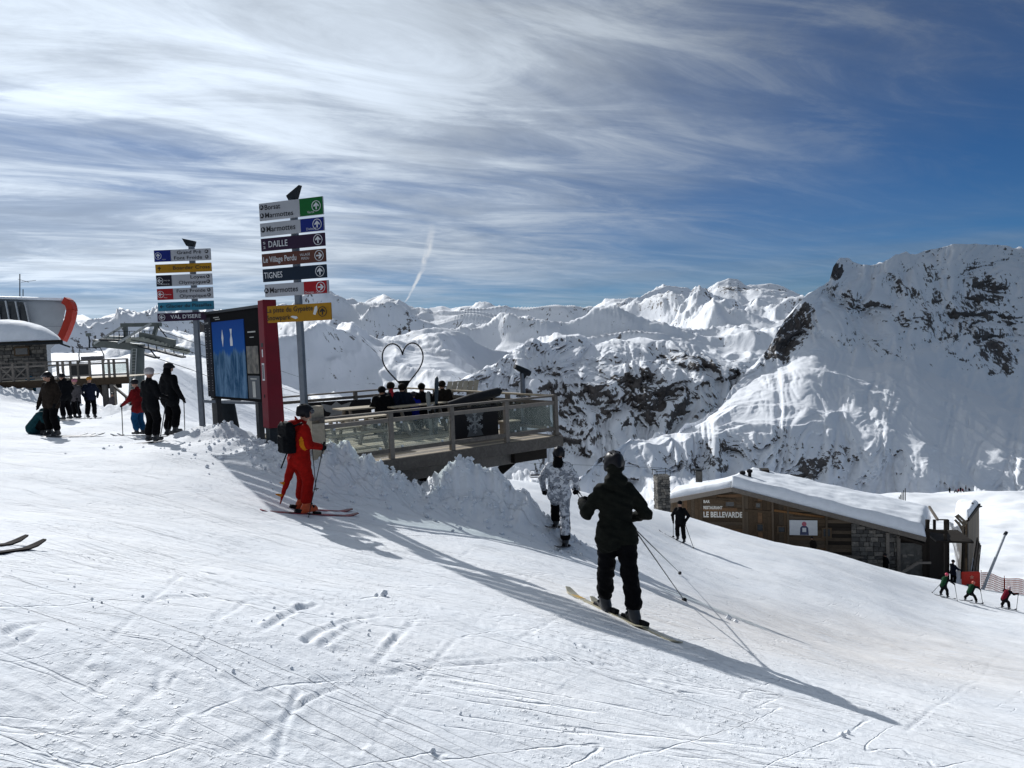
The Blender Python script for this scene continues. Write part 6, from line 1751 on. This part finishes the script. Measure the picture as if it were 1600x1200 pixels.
# --- skier in the white patterned suit -----------------------------------------------
m_, N, b_ = new_mat('snow_camouflage'); tcn = N.n('ShaderNodeTexCoord'); P_ = tcn.outputs['Object']
na_ = N.noise(P_, 9, 4, .6, .6); nb_ = N.noise(N.v('ADD', P_, (3, 5, 7)), 14, 5, .7, .8)
c_1 = N.mix(N.mr(na_, .47, .53), (.62, .64, .68, 1), (.22, .24, .28, 1)); c_2 = N.mix(N.mr(nb_, .56, .60), c_1, (.04, .045, .06, 1)); N.l(c_2, b_.inputs['Base Color']); b_.inputs['Roughness'].default_value = .5
bpn = N.n('ShaderNodeBump'); bpn.inputs['Distance'].default_value = .02; N.l(N.noise(P_, 16, 4, .6, 1.0), bpn.inputs['Height']); N.l(bpn.outputs[0], b_.inputs['Normal'])
CAMO = m_
whoC = 'the skier in the white patterned suit'
def exC(j, s):
    return [cone(j['kneeL'] + np.array([0, 0, -.05]), j['ankL'] + np.array([0, 0, .04]), .098, .102, 7, .01), cone(j['kneeR'] + np.array([0, 0, -.05]), j['ankR'] + np.array([0, 0, .04]), .098, .102, 7, .01), cone(j['neck'] + np.array([0, 0, -.07]), j['neck'] + np.array([0, .01, .03]), .105, .09, 7, .02)]
fLC = gat(869, 15.5); fRC = gat(884, 14.9)
JC = dict(elL=(-.33, .02, 1.16), wrL=(-.32, .12, .93), elR=(.33, .0, 1.15), wrR=(.32, .13, .93), head=(.02, .03, 1.645))
oC, jC, WC_ = person(876, 15.2, R(-10), whoC, 1.80, JC, [CAMO, CAMO, BLACKC, [BLACKT]], .013, True, True, None, fold=.014, footL=fLC, footR=fRC, extras=exC, ski_rz=R(-18),
    label='skier in white and grey patterned suit with black trouser bottoms, walking behind the snow bank')
gC = WC_(jC['wrR'] + np.array([0, .03, -.05]))
put_pole(gC, gC + Vector((.18, -.55, -.42)), 'longer carried ski pole of ' + whoC, near=True, group='ski poles'); put_pole(gC + Vector((.03, 0, 0)), gC + Vector((.26, -.55, -.28)), 'shorter carried ski pole of ' + whoC, near=True, group='ski poles')

# --- lone skier by the lodge -----------------------------------------------------------
person(1064, 33, R(150), 'the lone skier in black above the lodge', 1.80, dict(elL=(-.36, .0, 1.14), elR=(.34, .0, 1.14), wrL=(-.26, .10, .95), wrR=(.28, .12, .95)), [BLACKC, BLACKT, BLACKC], .024, poles={'L': (1084, 32.2), 'R': (1052, 33.5)}, helmet=False,
       label='lone slim skier in black clothes and beanie standing above the lodge sign', ski_rz=R(62))

# --- group on the left -------------------------------------------------------------------
TEAL = cloth('teal_dark', (.01, .045, .055)); REDJ = cloth('red_jacket', (.13, .008, .010)); BLUET = cloth('blue_trousers', (.01, .06, .14)); CYAN = cloth('cyan_suit', (.01, .09, .15)); GREYJ = cloth('grey_jacket', (.07, .065, .07)); PINK = cloth('pink_hat', (.40, .16, .20)); AMBH = cloth('amber_hat', (.45, .20, .03)); WHIT = cloth('white_hat', (.42, .40, .40)); NAVY = cloth('navy', (.012, .016, .03)); BROWNJ = cloth('brown_black', (.02, .015, .012))
GP = 'skiers waiting by the left signpost'
person(269, 19.6, R(-28), 'the tallest man in black left of the signpost', 1.87, dict(elL=(-.30, -.02, 1.14), elR=(.33, -.06, 1.16), wrR=(.34, .08, .92), wrL=(-.26, .18, .98)), [BLACKC, BLACKT, BLACKC], .018, poles={'L': (261, 19.4), 'R': (289, 20.2)}, group=GP, fold=.012, belly=1.22, hood=True,
       label='tallest man in black jacket and helmet, right of the group near the signpost', ski_rz=R(-75))
person(239, 18.0, R(-30), 'the person in the white striped hat', 1.76, dict(elL=(-.28, .02, 1.14), wrL=(-.16, .22, 1.05), elR=(.28, .02, 1.14), wrR=(.18, .26, 1.06)), [BLACKC, BLACKT, BLACKC], .017, poles={'R': (250, 18.3)}, helmet=False, beanie=WHIT, group=GP,
       label='slender person in black with white and black striped beanie beside the tall man', ski_rz=R(-70))
person(219, 20.8, R(75), 'the small skier in the red jacket', 1.54, dict(pelvis=(0, -.06, .93), chest=(0, .03, 1.25), head=(0, .08, 1.645), elL=(-.25, .12, 1.15), wrL=(-.18, .40, 1.0), elR=(.25, .10, 1.16), wrR=(.20, .36, 1.02)), [REDJ, BLUET, BLACKC], .019, poles={'L': (192, 20.8)}, group=GP,
       label='small skier in dark red jacket and blue trousers holding a pole to the left', ski_rz=R(80))
person(84, 21.0, R(160), 'the bulky man in black on the left', 1.80, dict(elL=(-.30, .0, 1.14), elR=(.33, .0, 1.14), wrL=(-.30, .12, .92), wrR=(.32, .12, .88), head=(.0, .08, 1.62)), [BROWNJ, BLACKT, BLACKC], .018, group=GP, belly=1.2, hood=True, fold=.014,
       label='bulky hooded man in black standing beside the crouching teal figure', ski_rz=R(-62))
# crouching figure
gx = gat(62, 21.6)
JT = dict(pelvis=(0, -.08, .22), chest=(0, .16, .50), neck=(0, .33, .66), head=(0, .44, .70), hipL=(-.12, -.05, .20), hipR=(.12, -.05, .20), kneeL=(-.16, .32, .36), kneeR=(.16, .32, .36), ankL=(-.14, .24, .12), ankR=(.14, .24, .12),
          shL=(-.19, .24, .60), shR=(.19, .24, .60), elL=(-.25, .38, .42), elR=(.25, .38, .42), wrL=(-.12, .50, .30), wrR=(.12, .50, .30))
person(60, 21.6, R(-100), 'the crouching teal figure', 1.78, JT, [TEAL, BLACKT, BLACKC], .02, skis=False, base=gx, group=GP, belly=1.5, label='person in dark teal jacket crouching on the snow at the far left')
# snowboard by the crouching figure
sbp = gat(112, 20.6); o = ski_shape(1.5, .27).build('snowboard', pmat('board_dark', (.03, .035, .04), .4), smooth=True); Mx, _ = slope_frame(sbp.x, sbp.y, R(-80)); o.matrix_world = Matrix.Translation(sbp + Vector((0, 0, .02))) @ Mx.to_4x4(); tag(o, 'dark snowboard lying on the snow right of the bulky man', 'snowboard')
person(105, 27.5, R(70), 'the leaning person in black behind the bulky man', 1.74, dict(head=(0, .12, 1.6), chest=(0, .06, 1.26)), [BLACKC, BLACKT, BLACKC], .022, group=GP, label='leaning person in black half hidden behind the bulky man', ski_rz=R(-70))
person(121, 31, R(160), 'the person in the pink hat', 1.62, None, [GREYJ, BLACKT, BLACKC], .025, helmet=False, beanie=PINK, group=GP, poles={'L': (-.35, .2, 0), 'R': (.35, .2, 0)}, label='person in grey jacket and pale pink hat behind the group', ski_rz=R(-80))
person(143, 31.5, R(-130), 'the person with the amber hat', 1.72, dict(elL=(-.33, .02, 1.14), elR=(.33, .0, 1.14)), [NAVY, BLACKT, BLACKC], .025, helmet=False, beanie=AMBH, group=GP, poles={'R': (.34, .2, 0)}, label='person in black with amber coloured hat, rightmost of the rear pair', ski_rz=R(-72))
person(178, 41, R(170), 'the small child in a striped top', 1.28, None, [GREYJ, BLACKT, BLACKC], .03, group=GP, poles={'L': (-.4, .2, 0)}, label='small child in grey striped top between the groups', ski_rz=R(170))
person(53, 47, R(70), 'the skier in the bright blue suit', 1.72, dict(pelvis=(0, -.1, .88), chest=(0, .12, 1.18), neck=(0, .24, 1.36), head=(0, .32, 1.48), shL=(-.2, .2, 1.3), shR=(.2, .2, 1.3), elL=(-.26, .3, 1.05), elR=(.26, .3, 1.05), wrL=(-.2, .45, .9), wrR=(.2, .45, .9)), [CYAN, CYAN, BLACKC], .035, group=GP,
       label='skier in bright blue suit with dark rucksack leaning forward, far left', poles={'L': (-.3, -.4, 0)}, ski_rz=R(80))

# --- children and a grown-up by the red mat ------------------------------------------------
GRN = cloth('green_bib', (.012, .05, .022)); KRED = cloth('red_bib', (.14, .008, .02)); PHEL = pmat('pink_helmet', (.60, .06, .12), .4, 0, .1, 6); OHEL = pmat('coral_helmet', (.60, .16, .12), .4, 0, .1, 6); WHEL = pmat('pale_pink_helmet', (.55, .42, .46), .4, 0, .1, 6)
GK = 'children skiing in line near the red mat'
JK1 = dict(pelvis=(0, -.14, .84), chest=(0, .06, 1.14), neck=(0, .16, 1.36), head=(0, .24, 1.50), hipL=(-.1, -.12, .80), hipR=(.1, -.12, .80), shL=(-.2, .1, 1.28), shR=(.2, .1, 1.28), elL=(-.34, .2, 1.12), wrL=(-.38, .36, 1.0), elR=(.36, .2, 1.12), wrR=(.42, .34, .98),
           kneeL=(-.2, .1, .48), kneeR=(.2, .1, .48), ankL=(-.22, -.08, .14), ankR=(.22, -.02, .14))
def bib(j, s): return [cone(j['pelvis'] + np.array([0, -.01, .05]), j['chest'] + np.array([0, 0, .08]), .17 * s, .175 * s, 7, .02)]
person(1476, 38.5, R(-65), 'the child in green with the pink helmet', 1.32, JK1, [BLACKC, BLACKT, BLACKC, [GRN]], .026, poles={'L': (1456, 38.8), 'R': (1496, 38)}, beanie=PHEL, helmet=False, group=GK, extras=bib, ski_rz=R(-70), ski_L=1.35, label='leftmost child with bright pink helmet and green bib, poles spread')
person(1517, 38.5, R(-60), 'the middle child lunging', 1.26, dict(JK1, ankL=(-.34, -.10, .14), ankR=(.34, .05, .14), pelvis=(0, -.12, .74), hipL=(-.1, -.1, .70), hipR=(.1, -.1, .70), chest=(0, .12, 1.0), neck=(0, .24, 1.2), head=(0, .33, 1.32), shL=(-.2, .18, 1.12), shR=(.2, .18, 1.12)), [BLACKC, BLACKT, BLACKC, [GRN]], .026, poles={'R': (1536, 38.2)}, beanie=OHEL, helmet=False, group=GK, extras=bib, ski_rz=R(-70), ski_L=1.3,
       label='middle child in green bib and coral helmet lunging in front of the red mat')
person(1572, 38.0, R(-70), 'the crouched child in red', 1.30, dict(JK1, pelvis=(0, -.18, .74), hipL=(-.1, -.16, .70), hipR=(.1, -.16, .70), chest=(0, .10, 1.04), neck=(0, .24, 1.24), head=(0, .34, 1.37), elR=(.3, .35, 1.05), wrR=(.34, .6, 1.05)), [BLACKC, BLACKT, BLACKC, [KRED]], .026, poles={'R': (1588, 37.8)}, beanie=WHEL, helmet=False, group=GK, extras=bib, ski_rz=R(-70), ski_L=1.35,
       label='rightmost child in red bib and pale helmet crouching over the skis')
p = at(1491, 909, 50.5); p.z = gz(p.x, p.y)
person(1489, 50.5, R(-80), 'the adult in navy by the shed', 1.70, dict(elL=(-.24, .2, 1.16), wrL=(-.22, .42, 1.08), elR=(.24, .2, 1.16), wrR=(.22, .42, 1.08)), [NAVY, BLACKT, BLACKC], .034, skis=False, label='adult in navy standing by the shed behind the first child')
q_ = W2L(1384, 888, 50.6)
pw_ = at(1384, 893, 50.0); person(1384, 50.0, R(100), 'the figure by the lodge steps', 1.55, None, [BLACKC, BLACKT, BLACKC], .036, skis=False, base=pw_ + Vector((0, 0, -.35)), label='dark figure standing beside the sloping handrail of the lodge')
pw_ = at(1269, 862, 51.2); person(1269, 51.2, R(150), 'the figure under the banner', 1.6, None, [BROWNJ, BLACKT, BLACKC], .036, skis=False, base=pw_ + Vector((0, 0, -.55)), label='small dark figure under the white banner on the lodge wall')
# --- far group on the plateau rim
FG = 'tiny skiers resting on the far plateau rim'
for k, (px, hgt, col, seat_) in enumerate(((1484, 1.75, BLACKC, 0), (1494, 1.7, NAVY, 1), (1498, 1.7, KRED, 1), (1501, 1.7, BLACKC, 0), (1504, 1.7, KRED, 1), (1509, 1.8, BLACKC, 0), (1514, 1.7, NAVY, 1))):
    g = gat(px, 208 - (k % 3)); lab = ('leftmost tiny figure standing apart on the far rim', 'tiny seated figure in navy on the far rim', 'tiny seated figure in red left in the cluster', 'tiny standing figure in the middle of the far cluster', 'tiny seated figure in red right in the cluster', 'tall tiny figure right of the far cluster', 'rightmost tiny seated figure on the far rim')[k]
    person(px, 208, R(k * 50), 'far', hgt, None, [col, BLACKT, BLACKC], .10, skis=False, seat=bool(seat_), base=g, group=FG, label=lab, fold=0)

# --- people sitting on the terrace ----------------------------------------------------------
GT = 'people sitting on the terrace'
REDH = cloth('red_hair', (.45, .03, .04)); BLUEH = cloth('blue_helmet', (.01, .02, .30))
def hairB(c):
    def f(j, s): return [cone(j['head'] + np.array([.03, -.08, -.08]), j['neck'] + np.array([.04, -.12, -.16]), .05, .03, c, .02)]
    return f
for k, (px, d, rz, H, mats_, bn, ex, lab) in enumerate((
    (600, 20.4, 10, 1.80, [BLACKC, BLACKT, BLACKC], BLACKC, None, 'leftmost person in black sitting with back turned on the terrace'),
    (613, 20.7, 0, 1.92, [NAVY, BLACKT, BLACKC, [REDH]], BROWNJ, hairB(7), 'terrace sitter with bright red scarf down the back'),
    (630, 20.9, -8, 1.84, [NAVY, BLACKT, BLACKC], BROWNJ, None, 'broad person in navy sitting below the heart sculpture'),
    (648, 21.1, 0, 1.50, [BLUEH, BLACKT, BLACKC], GREYJ, None, 'small person in bright blue sitting on the terrace'),
    (662, 21.2, 12, 1.80, [BLACKC, BLACKT, BLACKC], OLIVE, None, 'person in black sitting left of the upright ski'),
    (695, 21.6, 30, 1.84, [BROWNJ, BLACKT, BLACKC], BROWNJ, None, 'person with dark hair sitting right of the upright ski'))):
    p = dloc(px, d, 0.0)
    person(px, d, R(rz), 'sitter', H, None, mats_, .022, skis=False, seat=True, helmet=False, beanie=bn, base=p, group=GT, extras=ex, label=lab)
BN = thing('bench', 'long low timber bench under the people sitting on the terrace', 'bench', dloc(645, 20.9, 0), R(7))
for k in range(3): MB().box((0, -.16 + k * .15, .40), (2.4, .14, .04)).build('seat_plank', M_WOOD, BN)
for x in (-1.0, 0, 1.0): MB().box((x, 0, .19), (.08, .36, .38)).build('leg', M_WOODD, BN)

# --- pair of ski tips at the left edge (their skier is just outside the frame)
for k, (tipx, tipy, bx_, by_, lab) in enumerate(((40, 852, -160, 876, 'further ski tip of the pair entering at the left edge'), (68, 859, -160, 893, 'nearer ski tip of the pair entering at the left edge'))):
    T_ = Vector(gpix(tipx, tipy)); B_ = Vector(gpix(bx_, by_)); dv_ = (T_ - B_); hs = math.atan2(-dv_.x, dv_.y)
    g = T_ - dv_.normalized() * .54 * 1.6; put_ski(Vector((g.x, g.y, 0)), hs, 1.6, pmat('ski_dark_edge', (.008, .005, .006), .8, 0, .8, 5, spec=.04), lab, 'skis worn by skiers', True, None, .055)
# ------------------------------------------------------------------ crumbs and lumps of snow
rc = random.Random(31); cm = MB()
def crumb(x, y, r, sink=.75):
    r *= .62
    z = gz(x, y) + r * (1 - sink)
    vs = []
    for v in ((1, 0, 0), (-1, 0, 0), (0, 1, 0), (0, -1, 0), (0, 0, 1), (0, 0, -1), (.6, .6, .5), (-.6, .6, .4), (.6, -.6, .4), (-.6, -.6, .5)):
        k = r * rc.uniform(.75, 1.2); vs.append(Vector(v) * k)
    bm = bmesh.new()
    for v in vs: bm.verts.new(v)
    h = bmesh.ops.convex_hull(bm, input=bm.verts)
    bm.verts.ensure_lookup_table()
    ids = {v: i for i, v in enumerate(bm.verts)}
    V = [v.co + Vector((x, y, z)) for v in bm.verts]; F = [tuple(ids[v] for v in f.verts) for f in bm.faces]
    bm.free(); cm.add(V, F)
spots = []
for k in range(900):
    b = rc.choice(_B[:16]); a = rc.uniform(0, 6.28); q = abs(rc.gauss(0, 1.1))
    spots.append((b[0] + math.cos(a) * b[3] * q * 1.1, b[1] - abs(math.sin(a)) * b[4] * q * 1.2, rc.choice((.02, .03, .04, .06, .09)) * rc.uniform(.6, 1.2)))
for cxy, n in (((430, 970), 60), ((560, 970), 50), ((300, 935), 30), ((470, 1010), 40), ((100, 920), 40), ((60, 1000), 30), ((700, 1120), 30), ((890, 1010), 40), ((1120, 980), 12), ((1300, 1060), 20), ((380, 1060), 30), ((1330, 1160), 14), ((150, 960), 30)):
    for _ in range(n // 4):
        g = gpix(cxy[0] + rc.gauss(0, 45), cxy[1] + rc.gauss(0, 12)); spots.append((g[0], g[1], rc.choice((.006, .009, .012, .02)) * rc.uniform(.7, 1.2)))
for (px, py, r_) in ((600, 932, .07), (588, 933, .04), (1138, 970, .10), (1150, 975, .07), (1316, 1155, .05), (1325, 1152, .04), (676, 1180, .03)):
    g = gpix(px, py); spots.append((g[0], g[1], r_))
for s in spots: crumb(*s)
o = cm.build('snow_crumbs', M_SNOW, None, kind='stuff'); o['label'] = 'loose crumbs and lumps of snow scattered over the slope'; o['category'] = 'snow'
